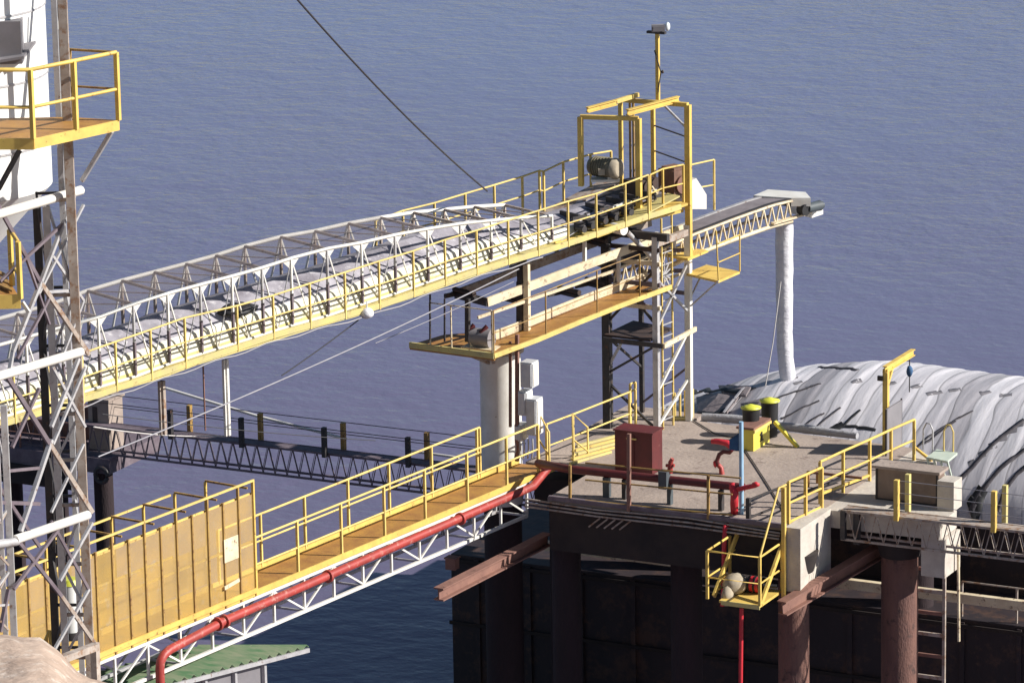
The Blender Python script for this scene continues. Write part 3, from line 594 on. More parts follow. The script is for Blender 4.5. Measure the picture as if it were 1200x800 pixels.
part('side_channel',MB().bar(PL(660,272,.3),PL(775,236,.3),.06,.07),'pale_yellow',cv); part('side_channel',MB().bar(PL(672,262,.2),PL(770,222,.2),.06,.05),'white',cv); part('side_channel',MB().bar(PL(650,285,.6),PL(800,247,.6),.05,.05),'yellow',cv)
part('head_belt',MB().slab([PL(700,252,.2),PL(780,226,.2),PL(780,226,.2)-LN*.9,PL(700,252,.2)-LN*.9],.04),'belt',cv)
part('head_chassis',MB().bar(PL(690,268,.1),PL(795,236,.1),.5,.28),'darkrust',cv)
part('bottom_plate',sweep([(.85,-.01),(.47,-.005)],xs_=xs,solid=.03),'floor_yel',cv)
part('bottom_plate',sweep([(-.05,-.03),(-.98,-.03)],xs_=xs,solid=.03),'dark',cv)
part('far_walkway',sweep([(-1.05,.02),(-1.55,.02)],xs_=[x for x in xs if x>380],solid=.04),'oldgalv',cv)
e=MB(); ee=[(x,on(EDGE,x,RO)) for x in [-50]+[i for i in range(0,800,40)]+[798]]
for (xa,a),(xb,b_) in zip(ee,ee[1:]): e.bar(a+Hh*.01,b_+Hh*.01,.03,.12)
part('edge_channel',e,'floor_yel',cv)
e=MB()
pts=[on(BOTN,x,.47)+Hh*.27 for x in range(-50,680,30)]; e.tube(pts,.014,6); part('cable_run',e,'dark',cv)
pts=[on(EDGE,x,RO+.05)-Hh*(.10+.05*math.sin(x*.05)**2) for x in range(60,640,12)]; part('cable_run',MB().tube(pts,.014,6),'cable',cv)
px_posts=[-60,-22,18,58,98,137,178,218,279-20,279+20-0]; px_posts=[-62,-22,18,58,98,137,178,218,248,279,321,364,405,445,485,522,559,596,631,666,699,733,760]
px_posts.remove(248)
bs=[on(EDGE,x,RO)-Hh*.06 for x in px_posts]; tp=[V((b_.x,b_.y,on(RTOP,x,RO).z)) for x,b_ in zip(px_posts,bs)]
railing(cv,'pale_yellow',bs,tp,r=.02,mids=(.52,))
FT=[(440,259),(472,247),(509,238),(545,227),(579,217),(612,207),(632,200),(637,201),(660,190),(692,181),(716,177)]
tf=[PL(x,y,-1.5) for x,y in FT]; bf=[]
for t in tf: bf.append(V((t.x,t.y,t.z-.85)))
railing(cv,'pale_yellow',bf,tf,r=.022,mids=(.5,))
# dark sheet on the cover, white bundle under it
c0=PL(278,362,.2); mbk=MB(); mbk.blob(c0,(.32,.45,.10),2,.25,5); solo('dark_tarpaulin_scrap',mbk,'black','crumpled black sheet lying inside the inclined conveyor','sheet')
c0=PL(430,367,RO+.02); solo('white_bundle',MB().blob(c0,(.14,.16,.11),2,.1,6).tube([c0,c0+Hh*.25],.012,6),'pipe_white','small white bundle hanging under the inclined conveyor walkway','bundle')
# conveyor hangers standing on the catwalk
for x,y0_,y1_,mt,ww,lab in ((265,421,510,'white',.07,'white upright with a dark side under the conveyor, taller of the two on the catwalk'),(190,446,508,'oldgalv',.09,'dark stub upright under the conveyor nearest the shore tower'),(238,428,504,'rustbeam',.025,'thin rusty rod between the two uprights under the conveyor')):
    t_=PL(x,y0_,.2); bz_=PD(x,y1_,1); b_=V((t_.x,t_.y,t_.z-(y1_-y0_)/57.5)); mb_=MB().bar(b_,t_,ww,ww)
    if ww>.05: mb_.bar(b_-LD*.07,t_-LD*.07,.05,.05)
    solo('hanger_post',mb_,mt,lab,'post')
# ================================================================== LOWER CONVEYOR + WALKWAY
lw=thing('lower_walkway','orange floored walkway with yellow edge under the inclined conveyor','walkway',PL(680,380,.9))
oe=[(579,417),(630,398),(680,377),(730,357),(787,336)]; WO=1.15
ie=[PL(x,y,WO) for x,y in oe]
k=MB()
outer=[PL(x,y,WO) for x,y in oe]; inner=[p-LN*.75 for p in outer]
k.slab(outer+inner[::-1],.05); part('floor_plate',k,'orange',lw)
k=MB(); 
for a,b_ in zip(outer,outer[1:]): k.bar(a-Hh*.0,b_-Hh*.0,.04,.10)
part('edge_angle',k,'pale_yellow',lw)
k=MB()
for a,b_ in zip(inner,inner[1:]): k.bar(a+Hh*.11,b_+Hh*.11,.02,.2)
part('toe_board',k,'cream',lw)
zc=outer[0].z; cor=[outer[0],PZ(480,404,zc),PZ(520,392,zc),inner[0]+LD*.6,inner[0]]
part('end_platform',MB().slab([cor[0],cor[1],cor[2],PZ(620,385,zc)],.10),'orange',lw)
part('edge_angle',MB().bar(cor[0],cor[1],.05,.12),'floor_yel',lw)
tb=[outer[0],cor[1]+ (outer[0]-cor[1])*.5,]; 
b3=[PL(x,itp(oe,x),WO) for x in (579,640,700,750)]; railing(lw,'brown_yellow',b3,[p+Hh*.95 for p in b3],r=.012,mids=(.5,))
b4=[cor[1]+(cor[0]-cor[1])*t_ for t_ in (.25,.5,.98)]; railing(lw,'cream',b4,[p+Hh*.95 for p in b4],r=.013,mids=())
for q in ((0.2,),(.8,)): pass
for x in (540,575): 
    p=PZ(x,412,zc-.06); part('bracket',MB().bar(p,V((-2.42,.6,zc-.55)),.06,.06),'oldgalv',lw)
bm_=thing('boom_conveyor','cream latticed loading boom reaching out from the trestle over the barge','conveyor boom',PL(760,320,0))
O1=.35;O2=-.35
BT=[(718,317),(760,300),(810,276),(860,257),(905,241),(930,235)]; BB=[(718,340),(760,324),(810,300),(860,281),(905,265),(932,258)]
npn=22; xs_=[718+ (928-718)*i/npn for i in range(npn+1)]
bt_=part('top_chord',MB().tube([on(BT,a,O1) for a in xs_],.033,6),'cream',bm_); part('bottom_chord',MB().tube([on(BB,a,O1) for a in xs_],.05,6),'cream',bm_)
for i,x in enumerate(xs_[:-1]):
    xm=(x+xs_[i+1])/2
    part('diagonal',MB().bar(on(BB,x,O1),on(BT,xm,O1),.03,.035),'cream',bt_); part('diagonal',MB().bar(on(BT,xm,O1),on(BB,xs_[i+1],O1),.03,.035),'cream',bt_)
SB=LN*(O2-O1); part('top_chord',MB().tube([on(BT,a,O1)+SB for a in xs_],.03,6),'oldgalv',bm_); part('bottom_chord',MB().tube([on(BB,a,O1)+SB for a in xs_],.035,6),'oldgalv',bm_)
def strip(o1,o2,dz_,xs__,t=.02,ref=BT):
    A_=[on(ref,x,O1)+LN*(o1-O1)+Hh*dz_ for x in xs__]; B_=[on(ref,x,O1)+LN*(o2-O1)+Hh*dz_ for x in xs__]; n=len(xs__)
    vs=A_+B_; vs2=vs+[v-Hh*t for v in vs]; f=[(i,i+1,n+i+1,n+i) for i in range(n-1)]+[(2*n+i,3*n+i,3*n+i+1,2*n+i+1) for i in range(n-1)]
    f+=[(i,2*n+i,2*n+i+1,i+1) for i in range(n-1)]+[(n+i,n+i+1,3*n+i+1,3*n+i) for i in range(n-1)]
    return MB().add(vs2,f,False)
part('belt',strip(.2,-.25,.03,xs_),'belt',bm_); part('belt_edge',strip(.33,.24,.045,xs_,.03),'dark',bm_); part('belt_edge',strip(-.28,-.36,.05,xs_,.03),'galv',bm_)
# hood and drive at the tip
zh=PL(927,232,.25).z+.02; hdp=[PZ(883,229,zh),PZ(927,232,zh),PZ(950,232,zh),PZ(944,225,zh),PZ(900,222,zh)]
part('hood',MB().slab(hdp,.03),'white',bm_); part('hood_side',MB().bar(hdp[0]-Hh*.11,hdp[1]-Hh*.11,.02,.15),'black',bm_); part('hood_side',MB().bar(hdp[1]-Hh*.11,hdp[2]-Hh*.11,.02,.15),'white',bm_)  # black front strip paints the shaded opening under the hood
pe=PL(940,240,.1)
k=MB(); k.add([pe+LN*.3+Hh*.1,pe-LN*.45+Hh*.1,pe-LN*.45+LD*.35-Hh*.05,pe+LN*.3+LD*.35-Hh*.12,pe+LN*.3-Hh*.25,pe-LN*.45-Hh*.25,pe-LN*.45+LD*.35-Hh*.2,pe+LN*.3+LD*.35-Hh*.22],[(0,1,2,3),(4,7,6,5),(0,4,5,1),(1,5,6,2),(2,6,7,3),(3,7,4,0)]); part('head_chute',k,'white',bm_)
dp=PL(940,245,.42); part('head_drum',MB().tube([dp-LN*.05,dp+LN*.14],.13,20),'black',bm_)
dv=PL(950,243,.5); k=MB(); k.tube([dv-LD*.1,dv+LD*.28],[.10,.12],18); k.tube([dv+LD*.285,dv+LD*.36],.08,14); part('drive_motor',k,'teal',bm_)
part('tip_plate',MB().bar(PL(905,262,.4),PL(950,249,.4),.12,.04),'cream',bm_)
# spout
p0=PL(919,258,0); spb=on_vault(921,472); 
k=MB(); n=14; ps=[V((p0.x,p0.y,lerp(p0.z,spb.z-.15,i/n)))+r0*(.10*max(0,i/n-.7)/.3)**1+V((.006*math.sin(i*2.1),0,0)) for i in range(n+1)]; k.tube(ps,[.20+.006*math.sin(i*3.3)-.03*(i/n) for i in range(n+1)],28)
sp=solo('loading_spout',k,'pipe_white','long white tubular spout hanging from the boom tip down to the tarpaulins','spout')
solo('tag_rope',MB().tube([PL(915,330,.3),PL(906,400,.3),PL(897,452,.3)],.012,6),'palecable','thin pale rope hanging beside the long white spout','rope')
# white runway beams under the main conveyor
rw=thing('runway_beam','long cream white beam with dark cross member below the inclined conveyor','beam',PL(690,310,.45))
b0=PL(571,354,.45); b1=PL(800,268,.45)
part('beam',MB().bar(b0,b1,.05,.19),'cream',rw); part('beam',MB().bar(b0-LN*1.0,b1-LN*1.0,.05,.19),'oldgalv',rw)
part('end_beam',MB().bar(b0+Hh*0,b0-LN*1.02,.06,.17),'dark',rw)
part('lower_rail',MB().bar(PL(560,372,.5),PL(718,318,.5),.04,.06),'cream',rw); part('lower_rail',MB().bar(PL(650,380,.45),PL(800,320,.45),.04,.05),'cream',rw)
for x,ya,yb in ((685,283,312),(725,300,330),(769,272,300),(790,265,300)):
    part('upright',MB().bar(PL(x,yb,.42),PL(x,ya,.42),.07,.07),'white',rw)
ss=thing('belt_tensioner','dark idler frames and rollers hanging between the upper and lower conveyors','conveyor gear',PL(700,330,-.2))
for x,y,w_ in ((668,345,.35),(700,335,.35),(600,352,.5),(640,290,.4),(700,285,.5),(740,275,.4),(545,347,.3),(745,300,.3)):
    c0=PL(x,y,-.1); part('roller_frame',MB().bar(c0-LN*.4,c0+LN*.35,.09,.07).bar(c0-LD*w_-LN*.3,c0+LD*w_-LN*.3,.05,.09),'dark',ss)
    part('roller',MB().tube([c0-LN*.35+Hh*.09,c0+LN*.3+Hh*.09],.055,12),'darkrust',ss)
c1=PL(716,268,.55); part('counterweight_arm',MB().tube([PL(735,272,.62),PL(780,318,.62)],.055,12),'galv',ss); part('arm_drum',MB().tube([c1-LN*.1+LD*.1,c1+LN*.3+LD*.1],.11,18),'white',ss)
wh=PL(778,322,.7); k=MB(); k.tube([wh-LN*.03,wh+LN*.03],.07,14)
for i in range(12):
    a=i*math.pi/6; k.bar(wh,wh+LD*(.27*math.cos(a))+Hh*(.27*math.sin(a)),.03,.03)
solo('spoked_wheel',k,'galv','pale spoked hand wheel under the trestle head at the end of the lower walkway','wheel')
k=MB(); c0=PZ(565,396,zc+.22); 
wn=thing('winch','grey winch drum with red clamps on the platform above the white column','winch',c0-Hh*.22)
part('drum',MB().tube([c0-V((.22,0,0)),c0+V((.22,0,0))],.2,20),'panelgrey',wn)
for s_ in (-.25,.05): part('clamp',MB().tube([c0+V((s_,-.05,-.1)),c0+V((s_-.02,-.1,.15)),c0+V((s_+.07,0,.26))],.05,8),'maroon',wn)
part('base',MB().box(c0-Hh*.19,(.75,.5,.05)),'cream',wn)
pz_=thing('white_post','tall cream post between the lower walkway and the underside of the conveyor','post',PL(618,392,.5))
part('shaft',MB().bar(PL(618,392,.5),PL(617,308,.5),.11,.11),'cream',pz_); part('shaft',MB().bar(PL(611,392,.35),PL(610,300,.35),.12,.12),'dark',pz_)
part('head_beam',MB().bar(PL(614,306,.6),PL(600,312,-.9),.12,.14),'dark',pz_)
for x,y0_,y1_ in ((504,345,398),(521,350,400),(548,350,400),(606,330,405)):
    solo('hanger_rod',MB().bar(PL(x,y0_,.3),PL(x,y1_,.3),.03 if x!=548 else .09,.03 if x!=548 else .09),'dark',{504:'dark hanger rod farthest left over the end platform',521:'second thin dark hanger rod from the left over the end platform',548:'thick dark hanger above the grey winch drum',606:'thin dark rod beside the cream post'}[x],'rod')
# side platforms right of the trestle
for lab,pp,t_ in (('small square yellow platform hanging out to the right of the trestle',[(803,320),(842,329),(867,318),(828,310)],.05),('upper small yellow plate on the trestle above the ladder',[(772,297),(806,303),(830,293),(797,289)],.05)):
    z_=PY(*pp[0],4.9).z; P=[PZ(x,y,z_) for x,y in pp]; pf_=thing('side_platform',lab,'platform',sum(P,V())/4,'small yellow platforms on the trestle')
    part('floor_plate',MB().slab(P,t_),'yellow',pf_)
    if 'square' in lab:
        part('post',MB().bar(P[1],P[1]+Hh*.78+V((-.05,0,.3)),.025,.025),'yellow',pf_); part('post',MB().bar(P[2],P[2]+Hh*.9,.025,.025),'yellow',pf_)
        part('handrail',MB().tube([P[1]+Hh*.8,P[2]+Hh*.8],.015,6),'yellow',pf_); part('mid_rail',MB().tube([P[1]+Hh*.4,P[2]+Hh*.4],.014,6),'yellow',pf_)
        part('bracket',MB().bar((P[1]),V((.05,4.95,P[0].z-.75)),.03,.03).bar(P[3],V((.05,4.95,P[0].z-.6)),.03,.03),'galv',pf_)
# ================================================================== HEAD FRAME
hf=thing('hoist_gantry','tall yellow open frame standing over the upper end of the inclined conveyor','gantry frame',(-.6,3.9,4.4))
HZ=PY(806,123,4.95).z
def HP(x,y): return PZ(x,y,HZ)
cA=PL(680,137,-.5); cB=PL(748,139,.45); cD=V((.05,4.95,HZ)); cC=PL(727,117,-.9); cE=PL(765,121,-.45)
posts=[(cA,PL(681,218,-.5),.10),(cB,PL(748,262,.45),.11),(cD,V((.05,4.95,3.6)),.12),(cC,PL(728,222,-.9),.08),(cE,PL(765,215,-.45),.08)]
for t_,b_,ww in posts: part('post',MB().bar(V((t_.x,t_.y,b_.z)),t_,ww,ww),'yellow',hf)
for dx in (.22,.3): part('post',MB().bar(V((cC.x+dx,cC.y,4.9)),cC+V((dx,0,-.05)),.04,.04),'brown_yellow',hf)
part('beam',MB().bar(cA,cB,.1,.09),'yellow',hf); part('beam',MB().bar(cC,cD,.09,.09),'yellow',hf)
def ext(a,b_,ea,eb): d=(b_-a).normalized(); return a-d*ea,b_+d*eb
part('hoist_beam',MB().ibeam(PL(688,128,-.4),PL(775,108,-.9),.1,.13),'yellow',hf) if False else part('hoist_beam',MB().ibeam(PL(688,129,-.45)+Hh*.0,PL(722,120,-.45),.09,.12),'yellow',hf)
part('hoist_beam',MB().ibeam(PL(735,132,.35),PL(795,116,.35),.1,.13),'yellow',hf)
part('hoist_beam',MB().bar(PL(722,119,-.5),PL(748,111,-.5),.07,.09),'pale_yellow',hf)
part('brace',MB().bar(PL(779,124,0),V((.02,4.95,HZ-.5)),.04,.04),'galv',hf)
for z_ in (.55,1.1): part('tie_bar',MB().bar(V((cE.x,cE.y,HZ-z_-.05)),V((.05,4.95,HZ-z_-.15)),.025,.025),'dark',hf)
ms=thing('lamp_mast','slim yellow mast with a floodlight on top rising from the frame','lamp mast',PL(770,118,-.1))
mt0=PL(771,118,-.1); mt1=V((mt0.x,mt0.y,PL(771,37,-.1).z)); part('mast',MB().bar(mt0-Hh*.02,mt1,.075,.075),'yellow',ms)
part('lamp_arm',MB().box(mt1+V((-.02,0,-.02)),(.42,.1,.05)),'dark',ms); part('floodlight',MB().box(mt1+r0*.02+Hh*.07,(.28,.16,.15),(r0,fh,Hh)).box(mt1+r0*.02+Hh*.07-fh*.1,(.22,.03,.1),(r0,fh,Hh)),'panelgrey',ms)
part('lamp_glass',MB().blob(mt1+r0*.22+Hh*.10,(.05,.08,.10),2,0,1),'lamp',ms)
part('cable',MB().tube([mt1-Hh*.4+V((-.05,-.04,0)),lerp(mt0,mt1,.48)+V((.07,-.05,0)),lerp(mt0,mt1,.42)+V((.1,-.05,0)),lerp(mt0,mt1,.2)+V((.04,-.05,0)),mt0],.014,6).blob(lerp(mt0,mt1,.43)+V((.14,-.05,0)),(.035,.035,.045),1,0,3),'dark',ms)
# motor and gearbox
mo=thing('drive_motor','grey green electric motor with pale round end cover on the head of the conveyor','motor',PL(712,208,-.2))
c0=PL(709,196,-.2); mx_=(r0*.80-fh*.60).normalized(); k=MB(); k.tube([c0-mx_*.40,c0-mx_*.36,c0-mx_*.28,c0+mx_*.2,c0+mx_*.24],[.10,.17,.20,.205,.19],28); part('body',k,'motor',mo)
for i in range(7): part('cooling_fin',MB().tube([c0-mx_*(.25-.06*i),c0-mx_*(.235-.06*i)],.22,28),'motor',mo)
part('end_cover',MB().tube([c0+mx_*.245,c0+mx_*.34,c0+mx_*.38],[.225,.215,.15],28),'bag',mo); part('terminal_box',MB().box(c0-r0*.08-fh*.22+Hh*-.05,(.14,.08,.14),(r0,fh,Hh)),'bag',mo)
part('foot',MB().box(c0-Hh*.26+r0*.0,(.6,.35,.05),(r0,fh,Hh)).box(c0-Hh*.23+r0*.1,(.1,.3,.1),(r0,fh,Hh)),'white',mo)
gb=thing('gearbox','rust brown drive housing beside the yellow post at the conveyor head','gearbox',PL(785,232,0))
c0=PL(790,214,-.1); part('housing',MB().box(c0,(.46,.5,.62),(LD,LN,Hh)).box(c0+Hh*.33,(.36,.4,.06),(LD,LN,Hh)),'brownbox',gb); part('cover_rim',MB().tube([c0+LN*.26,c0+LN*.31],.2,20),'rustbeam',gb)
c0=PL(751,217,-.15); part('shaft_guard',MB().box(c0,(.65,.4,.3),(LD,LN,Hh)).tube([c0+LN*.21,c0+LN*.25],.13,16),'darkrust',gb)
part('cross_frame',MB().bar(PL(764,236,.25),PL(776,217,.25),.02,.03).bar(PL(764,218,.25),PL(776,236,.25),.02,.03),'cream',gb)
c0=PL(818,231,.1); k=MB(); hw=.22
P=[PL(810,212,.2),PL(816,209,.2),PL(828,228,.2),PL(828,245,.2),PL(810,245,.2)]; k.add(P+[p-LN*.45 for p in P],[(0,1,2,3,4),(9,8,7,6,5)]+[(i,5+i,5+(i+1)%5,(i+1)%5) for i in range(5)])
solo('transfer_chute',k,'white','white sheet metal chute hood just right of the tall yellow post','chute')
# head walkway rails
hr=thing('head_railing','yellow railing around the machinery platform at the conveyor head','railing',PL(780,250,.85))
def R2(pb,pt,off,mt='pale_yellow',r=.02): 
    b_=[PL(x,y,off) for x,y in pb]; t_=[V((q.x,q.y,PL(p[0],p[1],off).z)) for p,q in zip(pt,b_)]; railing(hr,mt,b_,t_,r=r)
R2([(762,249),(777,243),(801,237)],[(762,205),(777,198),(801,193)],.8,'yellow')
R2([(806,250),(837,246)],[(806,194),(838,187)],.1); 
part('floor_plate',MB().slab([PL(700,276,.85),PL(806,238,.85),PL(806,238,.85)-LN*1.2,PL(700,276,.85)-LN*1.2],.05),'yellow',hr)
dk=MB(); 
for x,y in ((690,262),(705,256),(718,252),(735,246),(680,266)):
    c0=PL(x,y,.5); dk.box(c0,(.22,.16,.2),(LD,LN,Hh)); dk.tube([c0+LN*.02-LD*.1,c0+LN*.25-LD*.1],.07,12)
for x,y,dx,h_ in ((668,252,.1,.18),(683,247,-.2,.2),(698,242,.1,.16),(722,236,-.1,.22),(738,231,.2,.2),(757,228,.35,.25)):
    c0=PL(x,y,dx); dk.bar(c0-LN*.3,c0+LN*.3,.06,h_*.6); dk.bar(c0-LD*.2+LN*.3,c0+LD*.2+LN*.3,.04,.06)
solo('idler_set',dk,'dark','row of dark rollers and brackets inside the conveyor just before the yellow frame','rollers')
# ================================================================== BINS, CHEST, POLE, CRANE
for (px,py),lab in (((880,476),'dark drum with a lime yellow lid, nearer of the two by the yellow chest'),((902,468),'dark drum with a lime yellow lid, farther of the two by the yellow chest')):
    p=PZ(px,py,.80); p.z=0; d_=thing('waste_drum',lab,'drum',p,'dark drums with lime lids')
    part('body',MB().tube([p,p+Hh*.05,p+Hh*.76],[.16,.165,.185],24),'black',d_)
    part('lid',MB().tube([p+Hh*.765,p+Hh*.785,p+Hh*.82,p+Hh*.85],[.215,.22,.11,.03],24),'limebin',d_)
ch_=thing('yellow_chest','low yellow steel chest with a dark lid beside the two drums','chest',PZ(893,525,0))
p=PZ(884,529,0); L_=.85; part('body',MB().aabb((p.x-.02,p.y,0.0),(p.x+.0-.36,p.y+L_,.46)),'yelbox',ch_); part('lid',MB().aabb((p.x-.0,p.y-.03,.463),(p.x-.40,p.y+L_+.03,.51)),'rustbeam',ch_)
part('rim',MB().aabb((p.x-.0,p.y-.02,.40),(p.x+.02,p.y+L_+.02,.46)),'pale_yellow',ch_)
cx=p.x-.012; k=MB(); k.aabb((cx,p.y+.38,.14),(cx+.012,p.y+.44,.33)); k.aabb((cx,p.y+.33,.13),(cx+.0115,p.y+.49,.16)); k.aabb((cx,p.y+.33,.26),(cx+.011,p.y+.40,.30)); part('number_mark',k,'black',ch_)
solo('prop_bar',MB().bar(PZ(908,494,.45),PZ(935,524,0),.07,.07),'yelbox','pale yellow bar leaning from the chest down to the deck','bar')
bp_=PZ(869,602,0); pole=thing('blue_pole','thin pale blue pole at the front of the pier with a dark rag tied on','pole',bp_)
part('shaft',MB().tube([bp_,bp_+Hh*1.9],.045,10),'blue',pole); tt=bp_+Hh*1.6
part('rag',MB().add([tt+V((0,0,.1)),tt+V((-.3,.1,-.12)),tt+V((-.28,.05,-.32)),tt+V((-.02,.0,-.3)),tt+V((-.15,.12,-.05))],[(0,1,4),(0,4,3),(1,2,4),(2,3,4)]),'bluecloth',pole)
jc=thing('jib_crane','small yellow jib crane with a hanging chain hoist at the back of the pier','crane',PZ(1037,530,0))
jb=PZ(1038,527,0); jx=jb.x; jt=PY(1038,432,jb.y).z; T=V((jx,jb.y,jt))
part('post',MB().bar(jb,T,.11,.11),'yellow',jc); tip=PX(1070,422,jx); tip.z=jt+.03
part('arm',MB().ibeam(T-V((0,.08,0)),V((jx,tip.y,jt)),.1,.14),'yellow',jc); part('brace',MB().bar(T-Hh*.45,V((jx,jb.y+.35,jt-.05)),.06,.06),'yellow',jc)
hk=V((jx,tip.y-.2,jt-.07)); part('chain',MB().tube([hk,hk-Hh*.75],.012,6),'dark',jc); part('hoist',MB().blob(hk-Hh*.3,(.07,.07,.13),2,.05,8),'bluecloth',jc); part('bracket',MB().box(V((jx-.1,jb.y-.06,jt-.2)),(.12,.06,.1)),'dark',jc)
pn=thing('grey_panel','grey metal panel standing in front of the jib crane post','panel',PZ(1037,530,0))
pp=V((jx+.16,jb.y-.42,0)); part('sheet',MB().aabb((pp.x,pp.y,.05),(pp.x+.04,pp.y+.82,1.0)),'panelgrey',pn); part('frame',MB().bar(V((pp.x+.02,pp.y+.84,0)),V((pp.x+.02,pp.y+.84,1.03)),.03,.03).bar(V((pp.x+.02,pp.y-.02,0)),V((pp.x+.02,pp.y-.02,1.0)),.03,.03),'dark',pn)
# right hand rails
r1=thing('stair_railing','bright yellow railing at the front right corner of the pier above the basket','railing',PZ(940,605,0))
b_=[PZ(924,614,0),PZ(944,605,0),PZ(963,596,0)]; railing(r1,'yellow',b_,[p+Hh*.86 for p in b_],r=.03,toe=.07)
r2=thing('side_railing','long yellow railing running back along the pier from the corner to the tarpaulins','railing',PZ(1010,566,0))
b_=[PZ(x,y,0) for x,y in ((961,590),(988,577),(1019,563),(1044,551),(1071,539))]; railing(r2,'yellow',b_,[p+Hh*.87 for p in b_],r=.028); part('kick_rail',MB().bar(b_[0]+Hh*.2,b_[2]+Hh*.12,.04,.05),'yellow',r2)
r3=thing('inner_railing','low dark red rail lying behind the yellow side railing','rail',PZ(950,560,0))
part('rail',MB().bar(PZ(950,553,.28),PZ(1010,560,.28),.04,.05),'rustbeam',r3); part('rail',MB().bar(PZ(945,575,.1),PZ(990,560,.1),.04,.04),'dark',r3)
for x,y in ((947,570),(958,566)): part('post',MB().bar(PZ(x,y,0),PZ(x,y,0)+Hh*.33,.05,.05),'orange',r3)
# dark rails from red elbow to the corner
r4=thing('corner_barrier','thin dark barrier between the red elbow and the yellow corner railing','barrier',PZ(890,610,0))
part('post',MB().bar(PZ(877,609,0),PZ(877,609,0)+Hh*.45,.08,.08),'dark',r4)
for h_ in (.42,.05): part('rail',MB().bar(PZ(878,609,0)+Hh*h_,PZ(925,590,0)+Hh*h_,.03,.03),'dark',r4)
# kiosk
kz=thing('kiosk','low brown shuttered kiosk with an overhanging pale roof on the right end of the pier','kiosk',PZ(1060,586,0))
ka=PZ(1025,585,0); kw=PZ(1102,592,0); kx0,kx1=ka.x,kw.x-.02; ky=.5*(ka.y+kw.y); kd=.34
part('body',MB().aabb((kx0,ky,0),(kx1,ky+kd,.66)),'kiosk',kz); part('roof',MB().aabb((kx0-.05,ky-.10,.663),(kx1+.06,ky+kd+.06,.72)),'concrete',kz)
for x in (kx0+.02,kx0+.72,kx1-.03): part('frame',MB().aabb((x-.02,ky-.02,.02),(x+.02,ky-.002,.65)),'dark',kz)
part('frame',MB().aabb((kx0,ky-.021,.0),(kx1,ky-.002,.03)),'dark',kz)
k=MB(); k.aabb((kx1+.07,ky-.25,0),(kx1+.42,ky+.2,.60)); solo('concrete_block',k,'concrete_light','pale concrete block standing against the right end of the brown kiosk','block')
# green platform ladder with hoops
bl=thing('boarding_ladder','pale green boarding plate with yellow hooped handles leading onto the tarpaulins','boarding ladder',PZ(1100,535,.2))
z_=.25; P=[PZ(x,y,z_) for x,y in ((1086,535),(1110,540),(1122,530),(1098,526))]; part('plate',MB().slab(P,.05),'palegreen',bl)
for x,y in ((1082,526),(1106,528)):
    a=PZ(x,y,z_); c2=PZ(x+11,y+1,z_); hp=[a,a+Hh*.42,lerp(a,c2,.3)+Hh*.56,lerp(a,c2,.7)+Hh*.56,c2+Hh*.42,c2]; part('hoop',MB().tube(hp,.018,8),'pale_yellow' if x>1100 else 'galv',bl)
for i in range(4): part('strut',MB().bar(lerp(P[0],P[1],i/3),lerp(P[0],P[1],i/3)-Hh*.35+V((.1,0,0)),.035,.035),'palegreen',bl)
part('strut',MB().bar(PZ(1072,524,.2),PZ(1092,540,0),.05,.05),'yellow',bl)
# ================================================================== BASKET
fz=PY(918,690,-1.68).z; bx1=PY(918,690,-1.68).x; bx0=bx1-1.12; by1=-1.75; by0=-2.85
bk=thing('access_basket','yellow railed basket hung on the front right corner of the pier over the water','basket',((bx0+bx1)/2,-2.3,fz))
part('floor_plate',MB().aabb((bx0+.25,by0+.0,fz-.05),(bx1,by1,fz)),'yellow',bk)
cs=[V((bx0,by1,fz)),V((bx0,by0,fz)),V((bx1,by0,fz)),V((bx1,by1,fz))]
railing(bk,'yellow',cs,[c+Hh*.98 for c in cs],r=.026,mids=(.45,))
part('stringer',MB().bar(V((bx0+.05,by0+.2,fz)),V((bx0+.12,by1+.1,fz+1.0)),.05,.1),'yellow',bk); part('stringer',MB().bar(V((bx1-.02,by0+.1,fz)),V((bx1+.02,by1+.2,fz+1.15)),.05,.1),'yellow',bk)
part('stair_rail',MB().tube([cs[2]+Hh*.98,V((bx1,-1.9,.35+.5)),V((bx1+.05,-1.66,.86))],.024,8),'yellow',bk)
part('post',MB().bar(V((bx1+.08,-1.84,fz-.1)),V((bx1+.08,-1.84,.86)),.08,.08),'yellow',bk)
for i in range(4): part('tread',MB().aabb((bx0+.08,by0+.32+i*.2,fz+.1+i*.2),(bx0+.1+.0+.02,by0+.5+i*.2,fz+.13+i*.2)),'yellow',bk)
part('kick_plate',MB().bar(V((bx0+.3,by0-.01,fz-.04)),V((bx1,by0-.01,fz-.04)),.02,.09),'floor_yel',bk)
sk=thing('sack','dusty beige sack slumped in the left side of the yellow basket','sack',(bx0+.4,-2.3,fz)); part('cloth',MB().blob(V((bx0+.33,-2.25,fz+.17)),(.24,.3,.22),3,.05,9).blob(V((bx0+.3,-2.55,fz+.0)),(.13,.15,.2),2,.08,10),'bag',sk)
hrl=thing('hose_reel','red and black hose reel lying in the yellow basket','hose reel',(bx0+.75,-2.2,fz)); c0=V((bx0+.72,-2.1,fz+.17))
part('reel',MB().tube([c0-V((.14,0,0)),c0+V((.14,0,0))],.16,18),'brightred',hrl)
for s_ in (-.12,0,.12): part('band',MB().tube([c0+V((s_-.02,0,0)),c0+V((s_+.02,0,0))],.175,18),'black',hrl)
part('nozzle',MB().tube([c0+V((.14,0,0)),c0+V((.4,.1,-.02))],.04,8),'black',hrl)
